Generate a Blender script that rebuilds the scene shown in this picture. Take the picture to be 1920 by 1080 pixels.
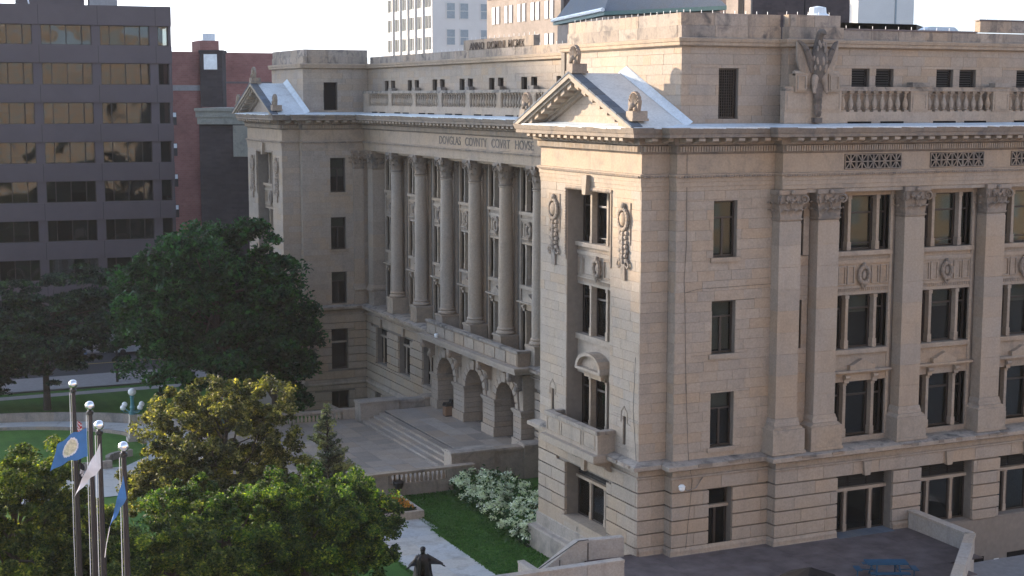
import bpy, bmesh, math, random
import numpy as np
from mathutils import Vector, Matrix
random.seed(7); rng = np.random.default_rng(11)
S = bpy.context.scene
for o in list(bpy.data.objects): bpy.data.objects.remove(o)
C = S.collection
R = math.radians

# ------------------------------------------------------------------ camera, sky, sun, exposure
CAM = Vector((-35.009, -61.368, 21.802)); YAW, PITCH, ROLL, FPX = 1.1378, 0.1250, 0.0012, 2831.0
cd = bpy.data.cameras.new('camera'); cam = bpy.data.objects.new('camera', cd); C.objects.link(cam)
f = Vector((math.cos(YAW) * math.cos(PITCH), math.sin(YAW) * math.cos(PITCH), -math.sin(PITCH)))
r = Vector((math.sin(YAW), -math.cos(YAW), 0)); u = r.cross(f)
r2 = math.cos(ROLL) * r + math.sin(ROLL) * u; u2 = -math.sin(ROLL) * r + math.cos(ROLL) * u
cam.matrix_world = Matrix(((r2.x, u2.x, -f.x, CAM.x), (r2.y, u2.y, -f.y, CAM.y), (r2.z, u2.z, -f.z, CAM.z), (0, 0, 0, 1)))
cd.sensor_width = 36; cd.lens = FPX / 1920 * 36; cd.clip_start = .5; cd.clip_end = 3000
S.camera = cam
SUN = Vector((-1, 1.67, .41)).normalized()
w = bpy.data.worlds.new('World'); S.world = w; w.use_nodes = True
nt = w.node_tree; bg = nt.nodes['Background']
sk = nt.nodes.new('ShaderNodeTexSky'); sk.sky_type = 'NISHITA'; sk.sun_disc = False
sk.sun_elevation = math.asin(SUN.z); sk.sun_rotation = math.atan2(SUN.x, SUN.y)
sk.air_density = 1.0; sk.dust_density = 1.6; sk.ozone_density = 1.5
hs = nt.nodes.new('ShaderNodeHueSaturation'); hs.inputs['Saturation'].default_value = .38; hs.inputs['Value'].default_value = 1.15   # hazy, nearly white evening sky
nt.links.new(sk.outputs[0], hs.inputs['Color']); tn = nt.nodes.new('ShaderNodeMix'); tn.data_type = 'RGBA'; tn.blend_type = 'MULTIPLY'; tn.inputs[0].default_value = 1; tn.inputs[7].default_value = (.82, .955, 1.20, 1)
nt.links.new(hs.outputs[0], tn.inputs[6]); nt.links.new(tn.outputs[2], bg.inputs[0]); bg.inputs[1].default_value = 0.145
sd = bpy.data.lights.new('sun', 'SUN'); sd.energy = 5.0; sd.angle = R(.6); sd.color = (1, .80, .58)
so = bpy.data.objects.new('sun', sd); C.objects.link(so); so.rotation_euler = SUN.to_track_quat('Z', 'Y').to_euler()
S.view_settings.view_transform = 'Standard'; S.view_settings.look = 'None'
S.view_settings.exposure = 1.40; S.view_settings.gamma = 1; S.view_settings.use_curve_mapping = False
S.render.engine = 'CYCLES'; S.cycles.max_bounces = 6; S.cycles.transparent_max_bounces = 8

# ------------------------------------------------------------------ materials
def nodes(name):
    m = bpy.data.materials.new(name); m.use_nodes = True
    t = m.node_tree; return m, t, t.nodes['Principled BSDF']
def N(t, kind, **kw):
    n = t.nodes.new(kind)
    for k, v in kw.items():
        if k.startswith('i_'): n.inputs[int(k[2:])].default_value = v
        else: setattr(n, k, v)
    return n
def mixc(t, fac, a, b, mode='MIX'):
    n = t.nodes.new('ShaderNodeMix'); n.data_type = 'RGBA'; n.blend_type = mode
    for s, v in ((n.inputs[0], fac), (n.inputs[6], a), (n.inputs[7], b)):
        if hasattr(v, 'is_output') or hasattr(v, 'links'): t.links.new(v, s)
        else: s.default_value = v if not isinstance(v, tuple) or len(v) == 4 else (*v, 1)
    return n.outputs[2]
def noise(t, scale, detail=4, rough=.55, vec=None, dist=0):
    n = t.nodes.new('ShaderNodeTexNoise'); n.inputs['Scale'].default_value = scale
    n.inputs['Detail'].default_value = detail; n.inputs['Roughness'].default_value = rough; n.inputs['Distortion'].default_value = dist
    if vec is not None: t.links.new(vec, n.inputs['Vector'])
    return n.outputs['Fac']
def ramp(t, fac, stops):
    n = t.nodes.new('ShaderNodeValToRGB'); e = n.color_ramp.elements
    while len(e) < len(stops): e.new(.5)
    for i, (p, c) in enumerate(stops):
        e[i].position = p; e[i].color = c if len(c) == 4 else (*c, 1)
    t.links.new(fac, n.inputs[0]); return n.outputs[0]
def wpos(t, sc=(1, 1, 1)):
    g = t.nodes.new('ShaderNodeNewGeometry'); m = t.nodes.new('ShaderNodeMapping'); m.inputs['Scale'].default_value = sc
    t.links.new(g.outputs['Position'], m.inputs[0]); return m.outputs[0]
def g(v): return (v, v, v, 1)
def stone(name, col, stain=.35, streak=.3, tone=.22, rough=.9, bump=.25, warm=.5, soot=(.12, .115, .11)):
    m, t, b = nodes(name)
    P = wpos(t)
    oi = N(t, 'ShaderNodeObjectInfo'); ge = N(t, 'ShaderNodeNewGeometry')
    ad = N(t, 'ShaderNodeMath', operation='ADD'); t.links.new(oi.outputs['Random'], ad.inputs[0]); t.links.new(ge.outputs['Random Per Island'], ad.inputs[1])
    fr = N(t, 'ShaderNodeMath', operation='FRACT'); t.links.new(ad.outputs[0], fr.inputs[0])
    c0 = tuple(x * (1 - tone) for x in col); c1 = tuple(min(1, x * (1 + tone * .8)) for x in col)
    base = ramp(t, fr.outputs[0], [(0, c0), (.45, col), (.8, (col[0] * 1.03, col[1] * .95, col[2] * .86)), (1, c1)])
    big = noise(t, .35, 5, .6, P)
    warmc = ramp(t, big, [(.35, (.92, .95, 1)), (.65, (1.08, 1.0, .88))])
    base = mixc(t, warm, base, mixc(t, 1, base, warmc, 'MULTIPLY'))
    fine = noise(t, 9, 6, .7, P)
    base = mixc(t, 1, base, ramp(t, fine, [(.3, g(.80)), (.7, g(1.12))]), 'MULTIPLY')
    sv = noise(t, 1, 6, .65, wpos(t, (1.6, 1.6, .22)))
    base = mixc(t, ramp(t, sv, [(.52, g(0)), (.78, g(streak))]), base, (*soot, 1))
    bl = noise(t, 1.1, 8, .62, P, .6)
    base = mixc(t, ramp(t, bl, [(.5, g(0)), (.68, g(stain))]), base, (*soot, 1))
    t.links.new(base, b.inputs['Base Color']); b.inputs['Roughness'].default_value = rough
    b.inputs['Specular IOR Level'].default_value = .25 if rough > .5 else .5
    bp = N(t, 'ShaderNodeBump'); bp.inputs['Strength'].default_value = bump; bp.inputs['Distance'].default_value = .03
    t.links.new(noise(t, 14, 8, .7, P), bp.inputs['Height']); t.links.new(bp.outputs[0], b.inputs['Normal'])
    return m
def plain(name, col, rough=.6, metal=0, spec=.4, var=.15, sc=3, bump=0):
    m, t, b = nodes(name)
    n = noise(t, sc, 5, .6, wpos(t))
    c = mixc(t, 1, (*col, 1), ramp(t, n, [(.25, g(1 - var)), (.75, g(1 + var))]), 'MULTIPLY')
    t.links.new(c, b.inputs['Base Color']); b.inputs['Roughness'].default_value = rough
    b.inputs['Metallic'].default_value = metal; b.inputs['Specular IOR Level'].default_value = spec
    if bump:
        bp = N(t, 'ShaderNodeBump'); bp.inputs['Strength'].default_value = bump; bp.inputs['Distance'].default_value = .04
        t.links.new(noise(t, sc * 4, 6, .7, wpos(t)), bp.inputs['Height']); t.links.new(bp.outputs[0], b.inputs['Normal'])
    return m
def glass(name, tint=.25, wav=0.0, col=(.75, .8, .78), ior=1.36):
    m, t, b = nodes(name); out = t.nodes['Material Output']; t.nodes.remove(b)
    tr = N(t, 'ShaderNodeBsdfTransparent'); tr.inputs[0].default_value = (*[c * tint for c in col], 1)
    gl = N(t, 'ShaderNodeBsdfGlossy'); gl.inputs['Roughness'].default_value = .03; gl.inputs[0].default_value = (.85, .88, .9, 1)
    fz = N(t, 'ShaderNodeFresnel'); fz.inputs[0].default_value = ior
    mx = N(t, 'ShaderNodeMixShader'); t.links.new(fz.outputs[0], mx.inputs[0]); t.links.new(tr.outputs[0], mx.inputs[1]); t.links.new(gl.outputs[0], mx.inputs[2])
    t.links.new(mx.outputs[0], out.inputs[0])
    if wav:
        bp = N(t, 'ShaderNodeBump'); bp.inputs['Strength'].default_value = wav; bp.inputs['Distance'].default_value = .3
        t.links.new(noise(t, .28, 1, .5, wpos(t)), bp.inputs['Height'])
        t.links.new(bp.outputs[0], gl.inputs['Normal'])
    return m
def leafmat(name, c0, c1, c2, trans=.45, clump=True):
    m, t, b = nodes(name); out = t.nodes['Material Output']
    ge = N(t, 'ShaderNodeNewGeometry')
    c = ramp(t, ge.outputs['Random Per Island'], [(0, c0), (.55, c1), (1, c2)])
    c = mixc(t, 1, c, ramp(t, noise(t, 1.1, 3, .6, wpos(t)), [(.3, g(.75)), (.5, g(1)), (.7, g(1.12))] if not clump else [(.38, (.32, .42, .40)), (.5, g(.9)), (.64, (2.3, 2.15, 1.2))]), 'MULTIPLY')  # clump ramp paints shadowed gaps and sunlit tips into the leaf colour
    t.links.new(c, b.inputs['Base Color']); b.inputs['Roughness'].default_value = .62; b.inputs['Specular IOR Level'].default_value = .22
    tl = N(t, 'ShaderNodeBsdfTranslucent'); t.links.new(mixc(t, 1, c, (1.5, 1.55, .7, 1), 'MULTIPLY'), tl.inputs[0])
    mx = N(t, 'ShaderNodeMixShader'); mx.inputs[0].default_value = trans
    t.links.new(b.outputs[0], mx.inputs[1]); t.links.new(tl.outputs[0], mx.inputs[2]); t.links.new(mx.outputs[0], out.inputs[0])
    return m
def grassmat(name, a, b_, c_):
    m, t, b = nodes(name)
    c = ramp(t, noise(t, .22, 5, .65, wpos(t)), [(.3, a), (.5, b_), (.72, c_)])
    c = mixc(t, 1, c, ramp(t, noise(t, 9, 8, .85, wpos(t)), [(.28, g(.4)), (.72, g(1.55))]), 'MULTIPLY')
    wv = N(t, 'ShaderNodeTexWave'); wv.inputs['Scale'].default_value = .28; wv.inputs['Distortion'].default_value = .4
    t.links.new(wpos(t), wv.inputs[0]); c = mixc(t, .22, c, ramp(t, wv.outputs['Fac'], [(.3, (.03, .08, .012)), (.7, (.05, .13, .02))]))
    t.links.new(c, b.inputs['Base Color']); b.inputs['Roughness'].default_value = .85; b.inputs['Specular IOR Level'].default_value = .15
    bp = N(t, 'ShaderNodeBump'); bp.inputs['Strength'].default_value = .7; bp.inputs['Distance'].default_value = .06
    t.links.new(noise(t, 22, 4, .8, wpos(t)), bp.inputs['Height']); t.links.new(bp.outputs[0], b.inputs['Normal'])
    return m
def brick(name, c1, c2, mortar, sc=1.0, bw=.5, rh=.25):
    m, t, b = nodes(name)
    # brick coordinates: horizontal distance along the wall and height
    ge = N(t, 'ShaderNodeNewGeometry'); sp = N(t, 'ShaderNodeSeparateXYZ'); t.links.new(ge.outputs['Position'], sp.inputs[0])
    ad = N(t, 'ShaderNodeMath', operation='ADD'); t.links.new(sp.outputs[0], ad.inputs[0]); t.links.new(sp.outputs[1], ad.inputs[1])
    cb = N(t, 'ShaderNodeCombineXYZ'); t.links.new(ad.outputs[0], cb.inputs[0]); t.links.new(sp.outputs[2], cb.inputs[1])
    bt = N(t, 'ShaderNodeTexBrick'); t.links.new(cb.outputs[0], bt.inputs[0]); bt.inputs['Scale'].default_value = sc
    bt.inputs['Brick Width'].default_value = bw; bt.inputs['Row Height'].default_value = rh; bt.inputs['Mortar Size'].default_value = .012
    bt.inputs['Color1'].default_value = (*c1, 1); bt.inputs['Color2'].default_value = (*c2, 1); bt.inputs['Mortar'].default_value = (*mortar, 1)
    c = mixc(t, 1, bt.outputs[0], ramp(t, noise(t, .25, 6, .65, wpos(t)), [(.3, g(.7)), (.7, g(1.2))]), 'MULTIPLY')
    t.links.new(c, b.inputs['Base Color']); b.inputs['Roughness'].default_value = .9; b.inputs['Specular IOR Level'].default_value = .2
    return m
M = {}
M['stone'] = stone('limestone', (.355, .303, .253), .16, .26, tone=.08)
M['trim'] = stone('limestone_trim', (.345, .294, .243), .34, .38, tone=.1)
M['dirty'] = stone('weathered_limestone', (.28, .232, .19), .75, .55, tone=.18, soot=(.10, .095, .095))
M['parapet'] = stone('stained_parapet_stone', (.33, .285, .245), .85, .75, tone=.2, soot=(.085, .08, .08))
M['ledge'] = stone('blackened_ledge_stone', (.30, .27, .24), .95, .7, tone=.15, soot=(.06, .06, .06))
M['sooty'] = stone('sooty_carved_limestone', (.15, .13, .115), .7, .6, tone=.1, bump=.5, soot=(.04, .04, .04))
M['carved'] = stone('carved_limestone', (.29, .245, .205), .8, .6, tone=.1, bump=.5)
M['base'] = stone('base_course_stone', (.33, .295, .26), .55, .5, tone=.15)
M['core'] = plain('stone_backing', (.20, .175, .15), .95)
M['dark'] = plain('dark_interior', (.008, .008, .009), .9, spec=.1)
M['frame'] = plain('bronze_window_frame', (.028, .02, .017), .45, .0, .5)
M['glass'] = glass('window_glass', .8)
M['blind'] = plain('window_blind', (.24, .22, .18), .9, var=.05)  # blind tan also stands in for tan reflections in the top windows
M['louver'] = plain('dark_louver', (.022, .022, .022), .6)
M['membrane'] = stone('pale_blue_roof_membrane', (.58, .65, .71), .30, .35, tone=.05, rough=.6, bump=.4, warm=.1, soot=(.25, .27, .29))
M['slate'] = stone('weathered_slate_roof', (.11, .135, .17), .3, .3, tone=.2)
M['coping'] = plain('dark_metal_coping', (.13, .10, .10), .5)
M['greenmetal'] = plain('verdigris_gutter', (.05, .12, .115), .6)
M['whitem'] = plain('white_painted_metal', (.75, .77, .78), .4)
M['deck'] = plain('dark_purple_brown_deck', (.100, .082, .084), .7, var=.5, sc=.9, bump=.3)
M['deckedge'] = plain('deck_edge_flashing', (.06, .03, .03), .6)
M['concrete'] = stone('terrace_concrete', (.42, .385, .35), .25, .45, tone=.06)
M['paving'] = stone('plaza_paving', (.31, .275, .245), .3, .25, tone=.25, rough=.55, bump=.15)
M['path'] = stone('pale_concrete_path', (.52, .55, .58), .45, .1, tone=.05, rough=.32, bump=.06)
M['asphalt'] = plain('asphalt', (.05, .05, .055), .8, var=.2, bump=.2)
M['sidewalk'] = plain('sidewalk_concrete', (.28, .27, .27), .8)
M['grass'] = grassmat('lawn_grass', (.030, .095, .018, 1), (.050, .14, .024, 1), (.085, .18, .035, 1))
M['risers'] = plain('grimy_shaded_step_risers', (.085, .08, .078), .95, var=.4)  # dark tone is grime plus the risers' shade put into the colour
M['soil'] = plain('bed_soil', (.02, .014, .01), .95)
M['black'] = plain('black_gloss_paint', (.012, .012, .014), .3, spec=.6)
M['pole'] = plain('dark_bronze_pole', (.026, .020, .020), .5, .0, .35)
M['chrome'] = plain('polished_aluminium_ball', (.82, .82, .84), .16, 1, var=.02)
M['bronze'] = plain('dark_bronze', (.018, .018, .022), .35, .6, var=.4, sc=8)
M['globe'] = plain('milky_glass_globe', (.85, .85, .84), .25, var=.02)
M['teal'] = plain('teal_cast_iron', (.07, .22, .25), .5)
M['blue'] = plain('blue_painted_steel', (.008, .06, .12), .6)
M['canopy'] = plain('charcoal_canopy', (.018, .016, .016), .95, spec=.1)
M['bark'] = plain('bark', (.06, .048, .04), .95, var=.35, sc=9, bump=.6)
M['wood'] = plain('brown_wood_slats', (.20, .12, .075), .7)
M['officec'] = plain('aubergine_concrete', (.098, .078, .084), .85, var=.12, sc=.4)
M['officeg'] = glass('office_reflective_glass', .6, .45, ior=1.62)
M['officeb'] = plain('office_blinds', (.10, .115, .10), .8, var=.3, sc=.5)
M['redbrick'] = brick('red_brick', (.31, .145, .125), (.27, .12, .105), (.30, .18, .16))
M['darkbrick'] = brick('dark_brick', (.055, .045, .048), (.040, .034, .036), (.05, .045, .045))
M['cream'] = stone('cream_terracotta', (.26, .265, .24), .5, .3, tone=.05)
M['whitet'] = plain('white_glazed_tile', (.55, .53, .50), .8, var=.06, sc=.3)
M['tanb'] = brick('tan_brick', (.27, .225, .19), (.24, .20, .17), (.24, .20, .18))
M['taupe'] = plain('taupe_masonry', (.36, .25, .165), .9)
M['brownb'] = brick('brown_brick', (.075, .055, .055), (.06, .045, .045), (.06, .05, .05))
M['greyblind'] = plain('grey_window_shade', (.22, .26, .28), .5)
M['farglass'] = plain('far_window_glass', (.14, .15, .15), .95, spec=0)
M['green'] = leafmat('maple_leaves', (.008, .036, .016, 1), (.013, .052, .022, 1), (.022, .074, .028, 1), .3)
M['pine'] = leafmat('pine_needles', (.010, .026, .018, 1), (.014, .036, .022, 1), (.024, .050, .030, 1), .15)
M['olive'] = leafmat('olive_gold_leaves', (.038, .046, .018, 1), (.085, .094, .034, 1), (.26, .24, .12, 1), .42)  # palest tone in olive, gold and lime: sunlit highlights put into the colour
M['gold'] = leafmat('yellow_green_leaves', (.024, .050, .012, 1), (.058, .092, .022, 1), (.20, .22, .06, 1), .42)
M['lime'] = leafmat('bright_green_leaves', (.016, .046, .014, 1), (.040, .086, .026, 1), (.17, .22, .05, 1), .42)
M['bluespruce'] = leafmat('grey_green_needles', (.09, .11, .08, 1), (.15, .165, .12, 1), (.26, .26, .19, 1), .3)
M['hydr'] = leafmat('hydrangea_leaves', (.014, .050, .014, 1), (.025, .075, .020, 1), (.04, .10, .028, 1), .3, False)
M['blade'] = leafmat('grass_blade', (.030, .095, .018, 1), (.050, .14, .025, 1), (.085, .19, .04, 1), .2, False)
M['bloom'] = leafmat('pale_hydrangea_blooms', (.48, .58, .42, 1), (.60, .67, .52, 1), (.74, .77, .68, 1), .2, False)
M['orange'] = leafmat('orange_flowers', (.35, .10, .02, 1), (.5, .2, .02, 1), (.65, .40, .04, 1), .3, False)
M['flagblue'] = plain('blue_flag_cloth', (.06, .17, .38), .8); M['flagwhite'] = plain('white_flag_cloth', (.72, .68, .68), .8)
M['flagred'] = plain('red_flag_cloth', (.40, .035, .045), .8); M['flagblack'] = plain('black_flag_cloth', (.012, .012, .016), .8)
M['seal'] = plain('cream_seal_print', (.62, .56, .38), .8, var=.45, sc=9); M['yellow'] = plain('yellow_plastic', (.5, .35, .05), .5)
M['inscr'] = plain('dark_bronze_letters', (.05, .032, .025), .8); M['inscr2'] = plain('inlaid_letters', (.13, .11, .095), .8, var=.4, sc=2)

# ------------------------------------------------------------------ mesh helpers
def sgn(k): return 1 if k > 0 else -1
class MB:
    def __init__(s): s.v = []; s.f = []; s.m = []
    def add(s, vs, fs, mi=0):
        n = len(s.v); s.v += [tuple(p) for p in vs]; s.f += [tuple(n + i for i in q) for q in fs]; s.m += [mi] * len(fs); return s
    def box(s, x0, y0, z0, x1, y1, z1, mi=0):
        a, b = sorted((x0, x1)); c, d = sorted((y0, y1)); e, h = sorted((z0, z1))
        return s.add([(a, c, e), (b, c, e), (b, d, e), (a, d, e), (a, c, h), (b, c, h), (b, d, h), (a, d, h)],
                     [(0, 3, 2, 1), (4, 5, 6, 7), (0, 1, 5, 4), (1, 2, 6, 5), (2, 3, 7, 6), (3, 0, 4, 7)], mi)
    def prism(s, pts, ax, a, b, mi=0):   # polygon in the two axes other than ax, extruded along ax
        n = len(pts)
        def P(p, t): return {'x': (t, p[0], p[1]), 'y': (p[0], t, p[1]), 'z': (p[0], p[1], t)}[ax]
        return s.add([P(p, a) for p in pts] + [P(p, b) for p in pts],
                     [tuple(range(n))[::-1], tuple(range(n, 2 * n))] + [(i, (i + 1) % n, n + (i + 1) % n, n + i) for i in range(n)], mi)
    def tube(s, p, q, r0, r1=None, n=8, mi=0, cap=True):
        r1 = r0 if r1 is None else r1; p = Vector(p); q = Vector(q); d = (q - p).normalized()
        a = d.orthogonal().normalized(); b = d.cross(a)
        ring = lambda c, r_: [c + r_ * (math.cos(2 * math.pi * i / n) * a + math.sin(2 * math.pi * i / n) * b) for i in range(n)]
        fs = [(i, (i + 1) % n, n + (i + 1) % n, n + i) for i in range(n)]
        if cap: fs += [tuple(range(n))[::-1], tuple(range(n, 2 * n))]
        return s.add(ring(p, r0) + ring(q, r1), fs, mi)
    def path(s, pts, rad, n=6, mi=0):
        for i in range(len(pts) - 1):
            ra = rad[i] if isinstance(rad, (list, tuple)) else rad; rb = rad[i + 1] if isinstance(rad, (list, tuple)) else rad
            s.tube(pts[i], pts[i + 1], ra, rb, n, mi)
        return s
    def lathe(s, prof, c=(0, 0), n=12, mi=0, a0=0, sq=0):
        vs = []; fs = []
        for (r_, z) in prof:
            for i in range(n):
                a = a0 + 2 * math.pi * i / n
                vs.append((c[0] + r_ * math.cos(a), c[1] + r_ * math.sin(a), z))
        k = len(prof)
        for j in range(k - 1):
            for i in range(n): fs.append((j * n + i, j * n + (i + 1) % n, (j + 1) * n + (i + 1) % n, (j + 1) * n + i))
        fs += [tuple(range(n))[::-1], tuple((k - 1) * n + i for i in range(n))]
        return s.add(vs, fs, mi)
    def ball(s, c, r_, n=10, mi=0, sc=(1, 1, 1)):
        vs = []; fs = []; k = max(4, n // 2 + 1)
        for j in range(1, k):
            t = math.pi * j / k
            for i in range(n):
                a = 2 * math.pi * i / n; vs.append((c[0] + r_ * sc[0] * math.sin(t) * math.cos(a), c[1] + r_ * sc[1] * math.sin(t) * math.sin(a), c[2] + r_ * sc[2] * math.cos(t)))
        vs += [(c[0], c[1], c[2] + r_ * sc[2]), (c[0], c[1], c[2] - r_ * sc[2])]; T = len(vs) - 2
        for j in range(k - 2):
            for i in range(n): fs.append((j * n + i, (j + 1) * n + i, (j + 1) * n + (i + 1) % n, j * n + (i + 1) % n))
        for i in range(n): fs.append((i, (i + 1) % n, T)); fs.append(((k - 2) * n + (i + 1) % n, (k - 2) * n + i, T + 1))
        return s.add(vs, fs, mi)
    def grid(s, P, mi=0):    # P[j][i] rows of points
        n = len(P[0]); vs = [p for row in P for p in row]
        return s.add(vs, [(j * n + i, j * n + i + 1, (j + 1) * n + i + 1, (j + 1) * n + i) for j in range(len(P) - 1) for i in range(n - 1)], mi)
    def xf(s, mat):
        s.v = [tuple(mat @ Vector(p)) for p in s.v]; return s
    def join(s, o, mat=None):
        vs = o.v if mat is None else [tuple(mat @ Vector(p)) for p in o.v]
        n = len(s.v); s.v += vs; s.f += [tuple(n + i for i in q) for q in o.f]; s.m += o.m; return s
    def mesh(s, name, mats, smooth=False):
        me = bpy.data.meshes.new(name); me.from_pydata(s.v, [], s.f)
        for m in (mats if isinstance(mats, (list, tuple)) else [mats]): me.materials.append(m if not isinstance(m, str) else M[m])
        if any(s.m): me.polygons.foreach_set('material_index', s.m)
        if smooth: me.polygons.foreach_set('use_smooth', [True] * len(s.f)); me.set_sharp_from_angle(angle=R(40))
        me.update(); return me
    def build(s, name, mats, parent=None, smooth=False, **kw):
        return ob(name, s.mesh(name, mats, smooth), parent, **kw)
def ob(name, data, parent=None, loc=(0, 0, 0), rz=0, sc=(1, 1, 1), kind=None, label=None, cat=None, group=None):
    o = bpy.data.objects.new(name, data); C.objects.link(o)
    if parent is not None: o.parent = parent
    o.location = loc; o.rotation_euler = (0, 0, rz); o.scale = sc
    if kind: o['kind'] = kind
    if label: o['label'] = label
    if cat: o['category'] = cat
    if group: o['group'] = group
    return o
def thing(name, label, cat, loc=(0, 0, 0), rz=0, group=None): return ob(name, None, None, loc, rz, label=label, cat=cat, group=group)
def copy_tree(o, parent=None):
    c = o.copy(); C.objects.link(c); c.parent = parent
    for ch in o.children: copy_tree(ch, c)
    return c
# a "kit" is a mesh with child meshes: (name, mesh, [(name, mesh), ...])
def place(kit, parent, loc, rz=0, sc=(1, 1, 1)):
    o = ob(kit[0], kit[1], parent, loc, rz, sc)
    for n_, me in (kit[2] if len(kit) > 2 else []): ob(n_, me, o)
    return o
# facades: 'R' faces -Y (u = X), 'L' faces -X (u = Y).  Kits are drawn facing -Y with u along x.
def fpt(k, c, u_, d, z): return (u_, c - d, z) if k == 'R' else (c - d, u_, z)
def floc(k, c, u_, z, d=0): return fpt(k, c, u_, d, z)
def frz(k): return 0 if k == 'R' else -math.pi / 2
def fbox(mb, k, c, u0, u1, d0, d1, z0, z1, mi=0):
    a = fpt(k, c, u0, d0, z0); b = fpt(k, c, u1, d1, z1); mb.box(*a, *b, mi)
def subtract(rects, holes):
    for h in holes:
        out = []
        for (a, b, c, d) in rects:
            if h[0] >= b or h[1] <= a or h[2] >= d or h[3] <= c: out.append((a, b, c, d)); continue
            if h[2] > c: out.append((a, b, c, h[2]))
            if h[3] < d: out.append((a, b, h[3], d))
            lo, hi = max(c, h[2]), min(d, h[3])
            if h[0] > a: out.append((a, h[0], lo, hi))
            if h[1] < b: out.append((h[1], b, lo, hi))
        rects = out
    return rects
BLK = []      # every ashlar block: (area weight, kind, face, c, rect, depth, material)
def wall(mb, k, c, u0, u1, z0, z1, holes=(), ch=.485, lay=True, th=.45, prio=1.0, mat='stone', rust=None, jn=.010, lw=1.25, la=0, lb=0):
    """masonry backing with real reveals, faced with single blocks"""
    ins = .1 if lay and th > .07 else 0
    for (a, b, z_0, z_1) in subtract([(u0 + ins, u1 - ins, z0, z1)], holes): fbox(mb, k, c, a, b, -.06, -th, z_0, z_1)
    if not lay: return
    u0 += la; u1 += lb
    if rust and k == 'R': u0 -= .09
    if k == 'L': u0 += .082
    zs = rust if rust else [z0 + i * ch for i in range(int((z1 - z0) / ch + .6))] + [z1]
    for j in range(len(zs) - 1):
        a = u0; first = True
        while a < u1 - .01:
            L = lw * random.uniform(.6, 1.35) if not rust else lw * random.uniform(.75, 1.25)
            if first and j % 2: L *= .55
            first = False
            b = a + L if a + L < u1 - .45 else u1
            for q in subtract([(a, b, zs[j], zs[j + 1])], holes):
                if q[1] - q[0] > .05 and q[3] - q[2] > .05: BLK.append((prio * (q[1] - q[0]) * (q[3] - q[2]), k, c, q, .09 if rust else .0, mat, .02 if rust else jn))
            a = b
def offs(path, d):
    """offset an axis-parallel plan path outward (to its right) by d with mitred corners"""
    out = []
    for i, p in enumerate(path):
        def nrm(a, b):
            t = Vector((b[0] - a[0], b[1] - a[1])).normalized(); return Vector((t.y, -t.x))
        n1 = nrm(path[i - 1], p) if i else nrm(p, path[1]); n2 = nrm(p, path[i + 1]) if i < len(path) - 1 else n1
        m = (n1 + n2) / (1 + n1.dot(n2)); out.append((p[0] + d * m.x, p[1] + d * m.y))
    return out
def sweep(mb, path, prof, mi=0):
    rows = [[(*q, z) for q in offs(path, d)] for d, z in prof]
    mb.grid(rows, mi)
def textmesh(s, w, h, depth, mat):
    cu = bpy.data.curves.new('letters', 'FONT'); cu.body = s; cu.extrude = depth / 2; cu.size = 1; cu.align_x = 'CENTER'; cu.offset = .004
    o = bpy.data.objects.new('letters', cu); C.objects.link(o)
    bpy.context.view_layer.update()
    me = bpy.data.meshes.new_from_object(o.evaluated_get(bpy.context.evaluated_depsgraph_get()))
    bpy.data.objects.remove(o); xs = [v.co.x for v in me.vertices]; ys = [v.co.y for v in me.vertices]
    sx = w / (max(xs) - min(xs)); sy = h / (max(ys) - min(ys)); cx = (max(xs) + min(xs)) / 2; y0 = min(ys)
    for v in me.vertices: v.co = ((v.co.x - cx) * sx, v.co.z, (v.co.y - y0) * sy)
    me.materials.clear(); me.materials.append(M[mat]); return me

# ------------------------------------------------------------------ ground, roads, paths
def gz(x, y):
    if y < 24: return -2.5
    if y < 62: return -2.5 - (y - 24) / 38 * 2.4
    if y < 84: return -4.9 - (y - 62) / 22 * 1.1
    return -6.0
gm = MB(); xs = [-400, -120, -60] + list(range(-45, 30, 3)) + [60, 150, 500]; ys = [-300, -120, -60, -30] + list(range(-20, 100, 3)) + [150, 300, 900]
gm.grid([[(x, y, gz(x, y) - .02) for x in xs] for y in ys]); gm.build('ground', 'sidewalk', kind='structure')
lw = MB(); xs = [-60, -45, -30, -20, -12, -6, 0, 7]; ys = [-14, 0, 12, 24, 30, 36, 42, 48, 54, 62, 70, 78, 84, 85.9]
lw.grid([[(x, y, gz(x, y) - .008) for x in xs] for y in ys]); lw.build('lawn', 'grass', kind='structure')
def sheet(name, poly, dz, mat, n=1, zfun=gz, kind='structure', **kw):
    """a thin slab following the ground inside an x-y quad (4 corners) subdivided n times along its long side"""
    mb = MB(); (a, b, c, d) = [Vector(p) for p in poly]; rows = []
    for j in range(n + 1):
        t = j / n; p = a.lerp(d, t); q = b.lerp(c, t)
        rows.append([(*(p.lerp(q, s_ / 4)), zfun(*p.lerp(q, s_ / 4)) + dz) for s_ in range(5)])
    mb.grid(rows); return mb.build(name, mat, kind=kind, **kw)
sheet('road', [(-200, 93), (200, 93), (200, 106), (-200, 106)], .02, 'asphalt', 2)
sheet('pavement', [(-200, 86), (200, 86), (200, 92.9), (-200, 92.9)], .12, 'sidewalk', 1)
sheet('pavement', [(-200, 106.1), (200, 106.1), (200, 112), (-200, 112)], .12, 'sidewalk', 1)
mk = MB(); mk.box(-80, 99.4, -6.02 + .03, 60, 99.55, -5.972); mk.build('road_marking', 'yellow', kind='structure')
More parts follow.
